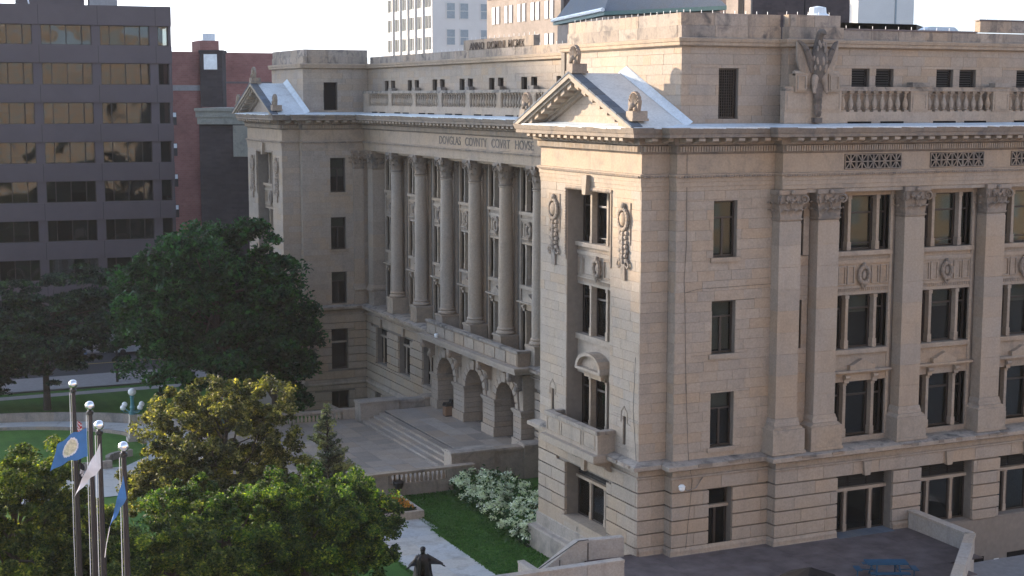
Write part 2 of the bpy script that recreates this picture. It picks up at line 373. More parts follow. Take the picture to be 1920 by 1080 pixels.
# front path by the statue, with its notch, laid as concrete slabs
pth = thing  # path slabs are parts of the path surface below
pr = sheet('path', [(-8.0, -40), (-4.2, -40), (-4.2, 16.2), (-8.0, 16.2)], .02, 'path', 12)
sheet('path', [(-8.3, 16.2), (-3.7, 16.2), (-3.9, 33), (-8.3, 33)], .02, 'path', 6)
for i in range(26):
    y = -8 + i * 1.55; x1 = -4.22 if y < 16.2 else -3.8
    for xa, xb in ((-7.95, -6.1), (-6.08, x1)):
        b = MB().box(xa, y, gz(0, y) + .022, xb, y + 1.53, gz(0, y) + .03); b.build('paving_slab', 'path', pr)
# curved walk with its kerb walls round the oval lawn (upper left)
def arc(cx, cy, rx, ry, a0, a1, n): return [(cx + rx * math.cos(R(a0 + (a1 - a0) * i / n)), cy + ry * math.sin(R(a0 + (a1 - a0) * i / n))) for i in range(n + 1)]
OC = (-27.5, 54.0)
def ringgrid(o_, i_, dz): return [[(*p, gz(*p) + dz) for p in o_], [(*p, gz(*p) + dz) for p in i_]]
oa = arc(*OC, 18.5, 16.0, 100, -20, 40); ob_ = arc(*OC, 14.6, 12.6, 100, -20, 40)
wk = MB(); wk.grid(ringgrid(oa, ob_, .03)); wk.grid([[(x, y, gz(x, y) + .025) for x in (-46, -38, -30, -22, -16.2, -9, -5.2)] for y in (33.2, 36, 39, 42, 43.4)])
wk.grid([[(-16.4, 43.2, gz(0, 43.2) + .026), (-5.2, 43.2, gz(0, 43.2) + .026)], [(-12.6, 49, gz(0, 49) + .026), (-9.5, 49, gz(0, 49) + .026)]])
wk.build('path', 'path', kind='structure')
def kerbwall(name, pts, hgt, wdt, label, cat):
    t = thing(name, label, cat, (pts[0][0], pts[0][1], gz(*pts[0])))
    for i in range(0, len(pts) - 1, 2):
        j = min(i + 2, len(pts) - 1); a = Vector(pts[i]); b = Vector(pts[j]); d = (b - a).normalized(); n = Vector((-d.y, d.x)) * wdt / 2; a = a + d * .02
        za = gz(*a); zb = gz(*b)
        vs = [(*(a - n), za - .1), (*(b - n), zb - .1), (*(b + n), zb - .1), (*(a + n), za - .1), (*(a - n), za + hgt), (*(b - n), zb + hgt), (*(b + n), zb + hgt), (*(a + n), za + hgt)]
        o = Vector((pts[0][0], pts[0][1], gz(*pts[0])))
        m = MB().add([tuple(Vector(v) - o) for v in vs], [(0, 3, 2, 1), (4, 5, 6, 7), (0, 1, 5, 4), (1, 2, 6, 5), (2, 3, 7, 6), (3, 0, 4, 7)])
        m.build('kerb_stone', 'base', t)
kerbwall('kerb_wall', arc(*OC, 18.8, 16.3, 96, 4, 44), .75, .35, 'low stone kerb wall curving behind the outer edge of the wet walk', 'kerb wall')
kerbwall('kerb_wall', arc(*OC, 14.4, 12.4, 100, -6, 44), .22, .3, 'thin pale kerb round the far edge of the oval lawn', 'kerb wall')
kerbwall('kerb_wall', [(x, 43.35) for x in np.linspace(-40, -17.2, 16)], .55, .35, 'straight low stone kerb wall along the near edge of the oval lawn', 'kerb wall')
kerbwall('kerb_wall', arc(-14.6, 45.0, 2.6, 2.6, 180, 100, 8), .5, .3, 'short rounded kerb wall at the corner of the oval lawn', 'kerb wall')

# ------------------------------------------------------------------ the courthouse
CH = thing('courthouse', 'large pale limestone courthouse with column front, gabled corner blocks and carved eagle', 'courthouse', (0, 0, 0))
ZA, ZF0, ZF1, ZC0, ZC1, ZSTR = 17.5, 18.28, 19.25, 20.0, 20.45, 4.47
XR = 6.84                                  # plane of the recessed colonnade entablature
YN, YF = 10.74, 59.4                       # the two corners of the court
XA = 7.8                                   # attic wall over the colonnade
END = 36.0
P_near = [(XR, 11.4), (1.5, 11.4), (1.5, YN), (0, YN), (0, 0), (1.5, 0), (1.5, -.69), (6.97, -.69), (6.97, -1.33), (END, -1.33)]
P_far = [(0, 70.1), (0, YF), (1.5, YF), (1.5, YF - .69), (XR, YF - .69)]
PATH = P_far + P_near
XG, XW, XCOL = 6.95, 8.02, 7.34
# --- openings
FRU = [-5.6, -4.9, -4.2, -3.5, -2.6, -1.7, -1.02, -.33, .33, 1.02, 1.7, 2.37, 3.07, 3.75]
QW = [(3.55, 4.87, 14.3, 17.0), (3.55, 4.87, 9.65, 12.2), (3.55, 4.87, 5.08, 7.76), (3.5, 4.85, -.02, 3.05)]
BAYS = [12.355 + 5.25 * i for i in range(5)]
PILC = [7.48, 9.73] + [9.73 + 5.25 * i for i in range(1, 6)]
core = MB()
# near pavilion front (X=0): big recess
def pav_front(y0, y1, near):
    m_ = (y0 + y1) / 2 - .07; h = [(m_ - 2.35, m_ + 2.35, 4.65, 17.35), (m_ - 2.28, m_ + 2.28, .1, 2.95),
                                    (m_ - 4.05, m_ - 3.75, 5.15, 6.55), (m_ + 3.75, m_ + 4.05, 5.15, 6.55)]
    wall(core, 'L', 0, y0, y1, 4.47, ZA, h, prio=1.0 if near else .3, th=.95)
    wall(core, 'L', 0, y0, y1, -.54, 3.75, h, prio=1.1 if near else .3, th=.95, rust=[-.54, .33, 1.02, 1.7, 2.37, 3.07, 3.75], lw=2.0)
    fbox(core, 'L', 0, y0, y1, .02, -.9, -6.5 if not near else -3, -.54)
    return m_
PM = pav_front(0, YN, True); PMF = pav_front(YF, 70.1, False)
# narrow return faces and the long south front
wall(core, 'R', 0, 0, 1.5, 4.47, ZA, (), prio=1.2); wall(core, 'R', 0, 0, 1.5, -.2, 3.75, (), rust=[-.2, .36, 1.02, 1.7, 2.37, 3.07, 3.75], prio=1.2, lw=1.6)
wall(core, 'R', -.69, 1.5, 6.97, 4.47, ZA, QW, prio=1.2)
wall(core, 'R', -.69, 1.5, 6.97, -.2, 3.75, QW, rust=[-.2, .36, 1.02, 1.7, 2.37, 3.07, 3.75], prio=1.2, lw=1.9)
GH = [(b - 1.72, b + 1.72, -.02 if i == 0 else -.15, 3.05) for i, b in enumerate(BAYS)]
wall(core, 'R', -1.33, 6.97, END, -.2, 3.75, GH, rust=[-.2, .36, 1.02, 1.7, 2.37, 3.07, 3.75], prio=1.2, lw=2.0, th=.9)
fbox(core, 'R', -1.33, 6.97, END, .03, -.9, -6, -.2)
for c_, a_, b_, zl in ((1.5, -.69, 0, -.2), (6.97, -1.33, -.69, -.2), (1.5, YF - .69, YF, -5.6)):
    wall(core, 'L', c_, a_, b_, 4.47, ZA, (), th=.061, prio=.8, lw=3); wall(core, 'L', c_, a_, b_, zl, 3.75, (), rust=[q for q in FRU if q > zl - .2] if zl < -1 else [-.2, .36, 1.02, 1.7, 2.37, 3.07, 3.75], th=.061, prio=.8, lw=3)
fbox(core, 'R', 0, 0, 1.5, 0.004, -.5, -3, -.2); fbox(core, 'R', -.69, 1.5, 6.97, .004, -.5, -3, -.2)
# bay wall behind the south pilasters
BH = []
for b in BAYS: BH += [(b - 1.62, b + 1.62, 14.3, 17.05), (b - 1.62, b + 1.62, 9.35, 12.1), (b - 1.62, b + 1.62, 4.85, 7.7)]
BH += [(8.52, 8.72, 14.2, 16.4), (8.52, 8.72, 9.6, 12.0)]
wall(core, 'R', -.62, 6.97, END, 4.47, ZA, BH, prio=1.0, lay=False)
wall(core, 'R', -.66, 8.15, 9.06, 4.47, ZA, BH[-2:], prio=1.0)
# far pavilion south face
FW = [(3.9, 5.22, 14.03, 16.88), (3.9, 5.22, 9.25, 11.95), (3.9, 5.22, 4.7, 7.36), (3.8, 5.25, -.9, 2.55), (3.75, 5.3, -4.3, -2.76)]
FRU = [-5.6, -4.9, -4.2, -3.5, -2.6, -1.7, -1.02, -.33, .33, 1.02, 1.7, 2.37, 3.07, 3.75]
wall(core, 'R', YF, 0, 1.5, 4.47, ZA, (), prio=.5); wall(core, 'R', YF, 0, 1.5, -5.6, 3.75, (), rust=FRU, prio=.4)
wall(core, 'R', YF - .69, 1.5, XW + .1, 4.47, ZA, FW, prio=.5); wall(core, 'R', YF - .69, 1.5, XR + .1, -5.6, 3.75, FW, rust=FRU, prio=.4, lw=1.8)
# the recessed court front: ground storey (X=6.9), colonnade wall (X=8.35)
XG, XW, XCOL = 6.95, 8.02, 7.34
COLS = [15.5 + 5.25 * i for i in range(8)]
CB = [(COLS[i] + COLS[i + 1]) / 2 for i in range(7)] + [54.9, 12.9]
RG = [(b - 1.3, b + 1.3, -.1, 2.9) for b in (54.9, 49.65, 44.4, 23.4, 18.15)] + [(b - .7, b + .7, -4.0, -2.6) for b in (55.9,)]
PORT = [(28.65, 33.9, 39.15)]
AR = [(b - 1.38, b + 1.38, -1, 2.5) for b in PORT[0]]
wall(core, 'L', XG, 11.4, YF - .69, -5.6, 3.75, RG + [(25.7, 42.1, -1, 3.7)], rust=FRU, prio=.6, lw=1.9)
WH = []
for b in CB: WH += [(b - 1.45, b + 1.45, 14.3, 17.05), (b - 1.45, b + 1.45, 9.35, 12.1), (b - 1.45, b + 1.45, 4.85, 7.7)]
wall(core, 'L', XW, 11.4, YF - .69, 4.47, ZA, WH, prio=.5, lay=False)
# attic walls
AW = [(b - 1.05 + s_ * 1.18 + dd, b - 1.05 + s_ * 1.18 + dd + 1.08, 22.35, 23.27) for b in BAYS for s_, dd in ((0, .12), (1, .42))]
wall(core, 'R', .11, 2.13, 7.7, 20.5, 24.3, [(4.2, 5.3, 20.84, 23.23)], prio=1.2)
wall(core, 'R', -.55, 7.7, END, 20.5, 24.3, AW, prio=1.1)
wall(core, 'L', 7.7, -.55, .11, 20.5, 24.3, th=.061, lw=3)
wall(core, 'L', 2.13, .11, 12.0, 20.5, 24.3, (), prio=1.0); fbox(core, 'R', 12.4, 2.2, XA + .3, 0, -.4, 20.5, 24.3)
RW = []
for b in CB[:7] + [54.9]: RW += [(b - 1.22, b - .28, 22.3, 23.2), (b + .28, b + 1.22, 22.3, 23.2)]
wall(core, 'L', XA, 12.0, 60.19, 20.5, 24.3, RW, prio=.7)
wall(core, 'L', 2.13, 60.19, 69.5, 20.5, 24.3, (), prio=.5)
wall(core, 'R', 60.19, 2.13, XA, 20.5, 24.3, [(3.9, 5.1, 20.8, 23.1)], prio=.6)
core.build('wall', 'core', CH)
# entablature walls (frieze) behind the mouldings
fr = MB(); sweep(fr, PATH, [(-.5, ZF0), (0, ZF0), (0, ZF1), (-.5, ZF1)]); fr.build('frieze', 'trim', CH)
# parts laid stone by stone: the largest 300 singly, the rest joined
BLK.sort(key=lambda b: -b[0])
unit = MB().box(-.5, -.5, -.5, .5, .5, .5)
um = {}
cnt = {'ashlar_block': 0, 'rusticated_block': 0}; rest = {}
for (wt, k, c, q, rd, mat, jn) in BLK:
    nm = 'rusticated_block' if rd else 'ashlar_block'
    a, b_, z0, z1 = q[0] + jn / 2, q[1] - jn / 2, q[2] + (jn / 2 if not rd else .035), q[3] - (jn / 2 if not rd else .035)
    if rd and (z1 - z0) < .1: continue
    d1 = rd + random.uniform(-.006, .006); p = fpt(k, c, (a + b_) / 2, (d1 - .08) / 2, (z0 + z1) / 2)
    th_ = d1 + .08
    sc = (b_ - a, th_, z1 - z0) if k == 'R' else (th_, b_ - a, z1 - z0)
    if cnt[nm] < 300:
        if mat not in um: um[mat] = unit.mesh('block', mat)
        cnt[nm] += 1; ob(nm, um[mat], CH, p, 0, sc)
    else:
        mb = rest.setdefault((nm, mat), MB()); mb.box(p[0] - sc[0] / 2, p[1] - sc[1] / 2, p[2] - sc[2] / 2, p[0] + sc[0] / 2, p[1] + sc[1] / 2, p[2] + sc[2] / 2)
for (nm, mat), mb in rest.items(): mb.build(nm, mat, CH, kind='stuff')

# --- mouldings swept round the whole plan
m = MB(); sweep(m, PATH, [(-.4, ZA - .02), (.0, ZA - .02), (.02, ZA), (.02, ZA + .2), (.05, ZA + .205), (.05, ZA + .42), (.08, ZA + .425), (.08, ZA + .64), (.13, ZA + .66), (.17, ZA + .74), (.17, ZA + .78), (0, ZA + .80)]); m.build('architrave', 'trim', CH)
m = MB(); sweep(m, PATH, [(0, ZF1 - .04), (.06, ZF1), (.10, ZF1 + .06), (.10, ZF1 + .36), (.30, ZF1 + .40), (.32, ZF1 + .44), (.32, ZC0 - .02), (.98, ZC0), (1.0, ZC0 + .02), (1.0, ZC0 + .18), (1.04, ZC0 + .2), (1.12, ZC0 + .42), (1.12, ZC1 + .01), (.95, ZC1 + .03)]); m.build('main_cornice', 'dirty', CH)
m = MB(); sweep(m, PATH, [(.1, 3.72), (.16, 3.76), (.16, 3.84), (.05, 3.86), (.05, 4.1), (.12, 4.14), (.2, 4.2), (.46, 4.24), (.53, 4.27), (.53, ZSTR - .02), (.50, ZSTR)]); m.build('string_course', 'trim', CH)
m = MB(); sweep(m, PATH, [(.50, ZSTR), (.25, ZSTR + .1), (-.1, ZSTR + .16)]); m.build('string_course_weathering', 'ledge', CH)
# broken lumps along the string course edge
ch = MB()
for (x0, y0), (x1, y1) in zip(PATH[:-1], PATH[1:]):
    L = math.hypot(x1 - x0, y1 - y0)
    for _ in range(int(L * 1.1)):
        t = random.random(); x = x0 + (x1 - x0) * t; y = y0 + (y1 - y0) * t; n = Vector((y1 - y0, -(x1 - x0))) / L
        s_ = random.uniform(.03, .10); px, py = x + n.x * .5, y + n.y * .5
        ch.box(px - s_ * (1 + 3 * abs(n.y)), py - s_ * (1 + 3 * abs(n.x)), ZSTR - random.uniform(.02, .14), px + s_ * (1 + 3 * abs(n.y)), py + s_ * (1 + 3 * abs(n.x)), ZSTR + .015)
ch.build('flaked_edge_stones', 'dirty', CH, kind='stuff')
# dentils and the enriched band (too small to pick apart), modillions singly
den = MB(); bead = MB(); MODI = []
for (x0, y0), (x1, y1) in zip(PATH[:-1], PATH[1:]):
    L = math.hypot(x1 - x0, y1 - y0); k = 'R' if abs(x1 - x0) > abs(y1 - y0) else 'L'; c = y0 if k == 'R' else x0
    a, b_ = (min(x0, x1), max(x0, x1)) if k == 'R' else (min(y0, y1), max(y0, y1))
    if (k == 'L' and (x0 in (1.5, 6.97))) or (k == 'R' and c == 11.4) or (k == 'R' and c == YN): continue
    n = int(L / .142)
    for i in range(n):
        uu = a + (i + .5) * L / n; fbox(den, k, c, uu - .045, uu + .045, .1, .24, ZF1 + .08, ZF1 + .34)
        if L > 1: fbox(bead, k, c, uu - .05, uu + .045, .12, .195, ZF0 - .15, ZF0 - .06)
    lo, hi = a - (.3 if k == 'R' and c in (0, -.69) else 0), b_ + .0
    n = max(1, int((hi - lo) / .70))
    for i in range(n): MODI.append((k, c, lo + (i + .5) * (hi - lo) / n))
den.build('dentil_course', 'trim', CH, kind='stuff'); bead.build('leaf_band', 'carved', CH, kind='stuff')
md = MB(); md.prism([(-.92, ZC0 - .03), (-.92, ZC0 - .15), (-.80, ZC0 - .2), (-.5, ZC0 - .19), (-.32, ZC0 - .29), (-.30, ZC0 - .03)], 'x', -.17, .17)
mdm = md.mesh('modillion', 'trim')
for k, c, uu in MODI: ob('modillion', mdm, CH, floc(k, c, uu, 0), frz(k))
# roof membrane ledge between the cornice edge and the attic
m = MB(); sweep(m, PATH, [(1.06, ZC1 + .012), (1.0, ZC1 + .045), (.4, ZC1 + .10), (.02, ZC1 + .16), (-3.2, ZC1 + .2)]); m.build('ledge_membrane', 'membrane', CH)
fl = MB()
for (x0, y0), (x1, y1) in zip(PATH[:-1], PATH[1:]):
    L = math.hypot(x1 - x0, y1 - y0); n = Vector((y1 - y0, -(x1 - x0))) / L; t_ = 0
    while t_ < L - .3:
        w_ = random.uniform(.25, 1.1); dr = random.uniform(.0, .07); a = Vector((x0, y0)) + Vector((x1 - x0, y1 - y0)) / L * t_ + n * 1.125; b_ = a + Vector((x1 - x0, y1 - y0)) / L * min(w_, L - t_)
        q = a + n * .012; s_ = b_ + n * .012; fl.add([(*a, ZC1 + .035), (*b_, ZC1 + .035), (*b_, ZC1 - dr), (*a, ZC1 - dr * .4), (*q, ZC1 + .035), (*s_, ZC1 + .035), (*s_, ZC1 - dr), (*q, ZC1 - dr * .4)], [(0, 1, 2, 3), (4, 5, 6, 7), (0, 1, 5, 4), (3, 2, 6, 7)])
        t_ += w_
fl.build('membrane_drips', 'membrane', CH, kind='stuff')
# base mouldings
m = MB(); sweep(m, [(0, 0), (1.5, 0), (1.5, -.69), (6.97, -.69), (6.97, -1.33), (BAYS[0] - 1.75, -1.33)], [(.09, .36), (.12, .30), (.17, .2), (.17, .02), (.2, 0), (.2, -.3)]); m.build('base_moulding', 'trim', CH)
m = MB(); sweep(m, [(BAYS[0] + 1.75, -1.33), (BAYS[1] - 1.75, -1.33)], [(.0, .36), (.12, .30), (.17, .2), (.17, .02), (.2, 0), (.2, -.3)]); m.build('base_moulding', 'trim', CH)
m = MB(); sweep(m, [(3.6, YN), (0, YN), (0, 0), (1.5, 0)], [(.09, -.48), (.14, -.54), (.14, -1.15), (.2, -1.2), (.42, -1.24), (.5, -1.32), (.5, -2.7)]); m.build('battered_plinth', 'base', CH)
m = MB(); sweep(m, [(0, 70.1), (0, YF), (1.5, YF), (1.5, YF - .69), (XG, YF - .69), (XG, 43.8)], [(.1, -1.72), (.16, -1.78), (.16, -1.95), (.22, -2.05), (.22, -2.15), (.0, -2.3)]); m.build('base_moulding', 'base', CH)
# attic cornice, parapet and roof
AT = [(2.13, 69.5), (2.13, 60.19), (XA, 60.19), (XA, 12.0), (2.13, 12.0), (2.13, .11), (7.7, .11), (7.7, -.55), (END, -.55)]
m = MB(); sweep(m, AT, [(0, 24.2), (.06, 24.24), (.26, 24.27), (.28, 24.3), (.28, 24.43), (.33, 24.45), (.36, 24.6), (.30, 24.63), (-.1, 24.66)]); m.build('attic_cornice', 'trim', CH)
def parapet(path, z0, z1, d, L=1.9):
    mbs = []
    for (x0, y0), (x1, y1) in zip(path[:-1], path[1:]):
        k = 'R' if abs(x1 - x0) > abs(y1 - y0) else 'L'; c = y0 if k == 'R' else x0
        a, b_ = (min(x0, x1), max(x0, x1)) if k == 'R' else (min(y0, y1), max(y0, y1)); n = max(1, round((b_ - a) / L))
        for i in range(n):
            m = MB(); u0, u1 = a + i * (b_ - a) / n, a + (i + 1) * (b_ - a) / n
            fbox(m, k, c, u0 + .008, u1 - .008, d + random.uniform(-.008, .008), -.42, z0 + .004, z1 - .004); m.build('parapet_stone', 'parapet', CH)
nb = [(2.19, 12.0), (2.19, .17)]; 
parapet([(2.13, 69.5), (2.13, 60.19)], 24.62, 25.22, -.03); parapet([(2.13, 69.5), (2.13, 60.19)], 25.22, 25.8, -.10)
parapet([(2.6, 60.19), (XA, 60.19)], 24.62, 25.22, -.03); parapet([(2.6, 60.19), (XA, 60.19)], 25.22, 25.8, -.10)
parapet([(XA, 59.7), (XA, 12.5)], 24.62, 25.2, -.03, 2.6)
parapet([(2.13, 12.0), (2.13, .6)], 24.62, 25.22, -.03); parapet([(2.13, 12.0), (2.13, .6)], 25.22, 25.8, -.10)
parapet([(2.13, .11), (7.7, .11)], 24.62, 25.22, -.03); parapet([(2.13, .11), (7.7, .11)], 25.22, 25.8, -.10)
parapet([(7.7, .11), (7.7, -.5)], 24.62, 25.22, -.03); parapet([(7.7, .11), (7.7, -.5)], 25.22, 25.8, -.10)
parapet([(7.7, -.55), (10.9, -.55)], 24.62, 25.22, -.03); parapet([(7.7, -.55), (10.75, -.55)], 25.22, 25.8, -.10)
parapet([(10.9, -.55), (END, -.55)], 24.62, 25.12, -.03, 1.7)
parapet([(19.4, -.55), (END, -.55)], 25.18, 25.75, -.03, 2.0)
m = MB(); fbox(m, 'R', -.55, 10.95, 19.2, .02, -.45, 25.125, 25.2); fbox(m, 'R', -.55, 19.3, END, .02, -.45, 25.76, 25.82); m.build('metal_coping', 'coping', CH)
m = MB(); fbox(m, 'L', XA, 28.0, 39.6, -.02, -.45, 25.21, 25.9); m.build('inscription_parapet', 'dirty', CH)
ob('raised_lettering', textmesh('ANNO  DOMINI  MCMX', 9.0, .50, .03, 'inscr'), CH, (XA - .035, 33.9, 25.2), -math.pi / 2)
ob('raised_lettering', textmesh('DOVGLAS   COVNTY   COVRT   HOVSE', 16.0, .60, .03, 'inscr2'), CH, (XR - .01, 33.9, 18.48), -math.pi / 2)
m = MB(); m.box(2.6, .6, 24.4, END, 12.3, 24.6); m.box(XA + .4, 12.3, 24.4, 60, 60, 24.6); m.box(2.5, 60.4, 24.4, 60, 69.6, 24.6); m.build('flat_roof', 'slate', CH)
sp = MB()
for y in np.arange(.5, 12, .62): sp.tube((2.45, y, 25.79), (2.45, y, 25.95), .012, n=4)
for x in np.arange(2.8, 10.5, .62): sp.tube((x, .5 if x < 7.5 else -.2, 25.79), (x, .5 if x < 7.5 else -.2, 25.95), .012, n=4)
for y in np.arange(13, 59, .8): sp.tube((XA + .2, y, 25.19), (XA + .2, y, 25.38 if not 28 < y < 39.6 else 26.1), .012, n=4)
for x in np.arange(11.2, 30, .8): sp.tube((x, -.3, 25.15), (x, -.3, 25.35 if x < 19.3 else 26.0), .012, n=4)
sp.build('bird_wire_posts', 'whitem', CH, kind='stuff')

# --- dark core behind the openings
m = MB(); m.box(1.6, .9, -6, END, 10.2, 20.4); m.box(8.6 + .7, 10, -6, 60, 60, 20.4); m.box(1.6, YF + .5, -6, 12, 69.8, 20.4); m.box(3.2, .9, 20.4, END, 11.5, 24.3); m.box(XA + .8, 11, 20.4, 60, 61, 24.3); m.box(3, 61, 20.4, 12, 69, 24.3)
m.build('interior_core', 'dark', CH)

# --- windows
def wkit(w_, h_, cols, transom=None, stopb=.0, blind=.0, fw=.07, dep=.05, name='window', low=None):
    """frame mesh (facing -Y, origin at bottom centre of the opening) with panes and blinds"""
    fmb = MB(); kids = []; a, b_ = -w_ / 2, w_ / 2
    fmb.box(a, -dep, 0, b_, dep, fw); fmb.box(a, -dep, h_ - fw, b_, dep, h_); fmb.box(a, -dep, fw, a + fw, dep, h_ - fw); fmb.box(b_ - fw, -dep, fw, b_, dep, h_ - fw)
    zt = h_ * transom if transom else h_ - fw
    if transom: fmb.box(a + fw, -dep, zt - fw * .6, b_ - fw, dep, zt + fw * .6)
    cells = [(a + fw, b_ - fw, zt + fw * .6, h_ - fw)] if transom else []
    top = zt - fw * .6 if transom else h_ - fw; zb = fw
    if low: fmb.box(a + fw, -dep * .8, h_ * low - .03, b_ - fw, dep * .8, h_ * low + .03)
    for i in range(cols):
        u0 = a + fw + (b_ - a - 2 * fw) * i / cols; u1 = a + fw + (b_ - a - 2 * fw) * (i + 1) / cols
        if i: fmb.box(u0 - fw * .8, -dep * .9, fw, u0 + fw * .8, dep * .9, top)
        cells.append((u0 + (fw * .8 if i else 0), u1 - (fw * .8 if i < cols - 1 else 0), zb, top))
    pm = [('pane', MB().box(c[0], -.006, c[2], c[1], .006, c[3]).mesh('pane', 'glass')) for c in cells]
    if blind: pm.append(('blind', MB().box(a + fw, .16, h_ * (1 - blind), b_ - fw, .18, h_ - .03).mesh('blind', 'blind')))
    return (name, fmb.mesh(name, 'frame'), pm)
def frame_rect(m, a, b_, z0, z1, w_=.05, d=.05):
    m.box(a, -d, z0, b_, 0, z0 + w_); m.box(a, -d, z1 - w_, b_, 0, z1); m.box(a, -d, z0 + w_, a + w_, 0, z1 - w_); m.box(b_ - w_, -d, z0 + w_, b_, 0, z1 - w_)
WQ = [wkit(1.3, 2.65, 2, .70, blind=bb) for bb in (.95, .55, .3)]
for i, (a, b_, z0, z1) in enumerate(QW[:3]): o = place(WQ[[0, 0, 2][i]], CH, (4.21, -.69 + .34, z0 + .02), 0, (1, 1, (z1 - z0 - .04) / 2.65))
for i, (a, b_, z0, z1) in enumerate(FW[:3]): place(WQ[[1, 2, 2][i]], CH, (4.56, YF - .69 + .34, z0 + .02), 0, (1, 1, (z1 - z0 - .04) / 2.65))
door = wkit(1.32, 2.95, 2, .70, name='door', fw=.08); place(door, CH, (4.175, -.69 + .5, .02)); place(wkit(1.4, 3.4, 1, .68, fw=.08), CH, (4.52, YF - .69 + .34, -.88)); place(wkit(1.5, 1.5, 2), CH, (4.52, YF - .69 + .35, -4.28))
t_ = MB(); t_.box(-.68, -.12, 0, .68, .05, .14); place(('transom_bar', t_.mesh('transom_bar', 'trim')), CH, (4.175, -.69 + .4, 2.03)); place(('transom_bar', t_.mesh('transom_bar', 'trim')), CH, (4.52, YF - .69 + .3, 1.35))
sill = MB(); sill.box(-.82, -.10, -.22, .82, .3, 0); silm = sill.mesh('window_sill', 'trim')
for a, b_, z0, z1 in QW[:3]: ob('window_sill', silm, CH, (4.21, -.68, z0))
for a, b_, z0, z1 in FW[:3]: ob('window_sill', silm, CH, (4.56, YF - .68, z0))
at = MB(); frame_rect(at, -.54, .54, 0, 2.36, .05, .08); at.box(-.5, .1, .02, .5, .14, 2.34, 1); atm = at.mesh('door', ['frame', 'dark']); ob('door', atm, CH, (4.75, .11 + .28, 20.86)); ob('door', atm, CH, (4.5, 60.19 + .28, 20.82))
gr_ = MB()
for i in range(9): gr_.box(-.5 + i * .125, -.01, .05, -.485 + i * .125, .01, 2.3)
for i in range(18): gr_.box(-.5, -.012, .08 + i * .13, .5, .008, .095 + i * .13)
ob('door_grille', gr_.mesh('door_grille', 'black'), CH, (4.75, .11 + .2, 20.86))
aw_ = MB(); frame_rect(aw_, -.53, .53, 0, .9, .05, .08); aw_.box(-.5, .06, .02, .5, .1, .88, 1); aw = ('window', aw_.mesh('window', ['frame', 'dark'])); lv = MB()
for i in range(7): lv.box(-.5, -.02, .08 + i * .12, .5, .03, .13 + i * .12)
lvm = lv.mesh('louver', 'louver')
for (a, b_, z0, z1) in AW: place(aw, CH, ((a + b_) / 2, -.55 + .28, z0 + .01)); ob('louver', lvm, CH, ((a + b_) / 2, -.55 + .22, z0 + .01))
aw_ = MB(); frame_rect(aw_, -.46, .46, 0, .88, .05, .08); aw_.box(-.45, .06, .02, .45, .1, .86, 1); aw2 = ('window', aw_.mesh('window', ['frame', 'dark']))
for (a, b_, z0, z1) in RW: place(aw2, CH, (XA + .28, (a + b_) / 2, z0 + .01), -math.pi / 2)

# triple window of a bay: two stone mullions, side lights, spandrels
def tri(kit_w, hgt, brackets=False, bl=(.9, .9, .9), top=True):
    """list of (name, mesh, offset) drawn facing -Y; origin bottom centre"""
    cw = 1.5; mw = .24; sw = (kit_w - cw - 2 * mw) / 2; out = []
    out.append((wkit(cw - .02, hgt, 1, .68 if top else .74, blind=bl[1], fw=.08, low=.12 if top else None), (0, .35, 0)))
    for s_ in (-1, 1): out.append((wkit(sw - .02, hgt, 1, .68 if top else .74, blind=bl[0 if s_ < 0 else 2], fw=.07), (s_ * (cw / 2 + mw + sw / 2), .35, 0)))
    mu = MB(); mu.box(-mw / 2, -.02, 0, mw / 2, .34, .42); mu.box(-mw / 2 + .035, 0.0, .42, mw / 2 - .035, .32, hgt - .18); mu.box(-mw / 2, -.02, hgt - .18, mw / 2, .34, hgt)
    if brackets: mu.box(-mw / 2 - .02, -.16, hgt - .02, mw / 2 + .02, .1, hgt + .42); mu.tube((-mw / 2 - .03, -.18, hgt + .28), (mw / 2 + .03, -.18, hgt + .28), .12, n=8); mu.tube((-mw / 2 - .02, -.1, hgt + .02), (mw / 2 + .02, -.1, hgt + .02), .07, n=8)
    mm = mu.mesh('mullion', 'trim')
    for s_ in (-1, 1): out.append((('mullion', mm), (s_ * (cw / 2 + mw / 2), 0, 0)))
    return out
def put(parts, k, c, uc, z, d=0):
    for kit, off in parts:
        place(kit, CH, fpt(k, c, uc + (off[0] if k == 'R' else -off[0]), d - off[1], z + off[2]), frz(k))
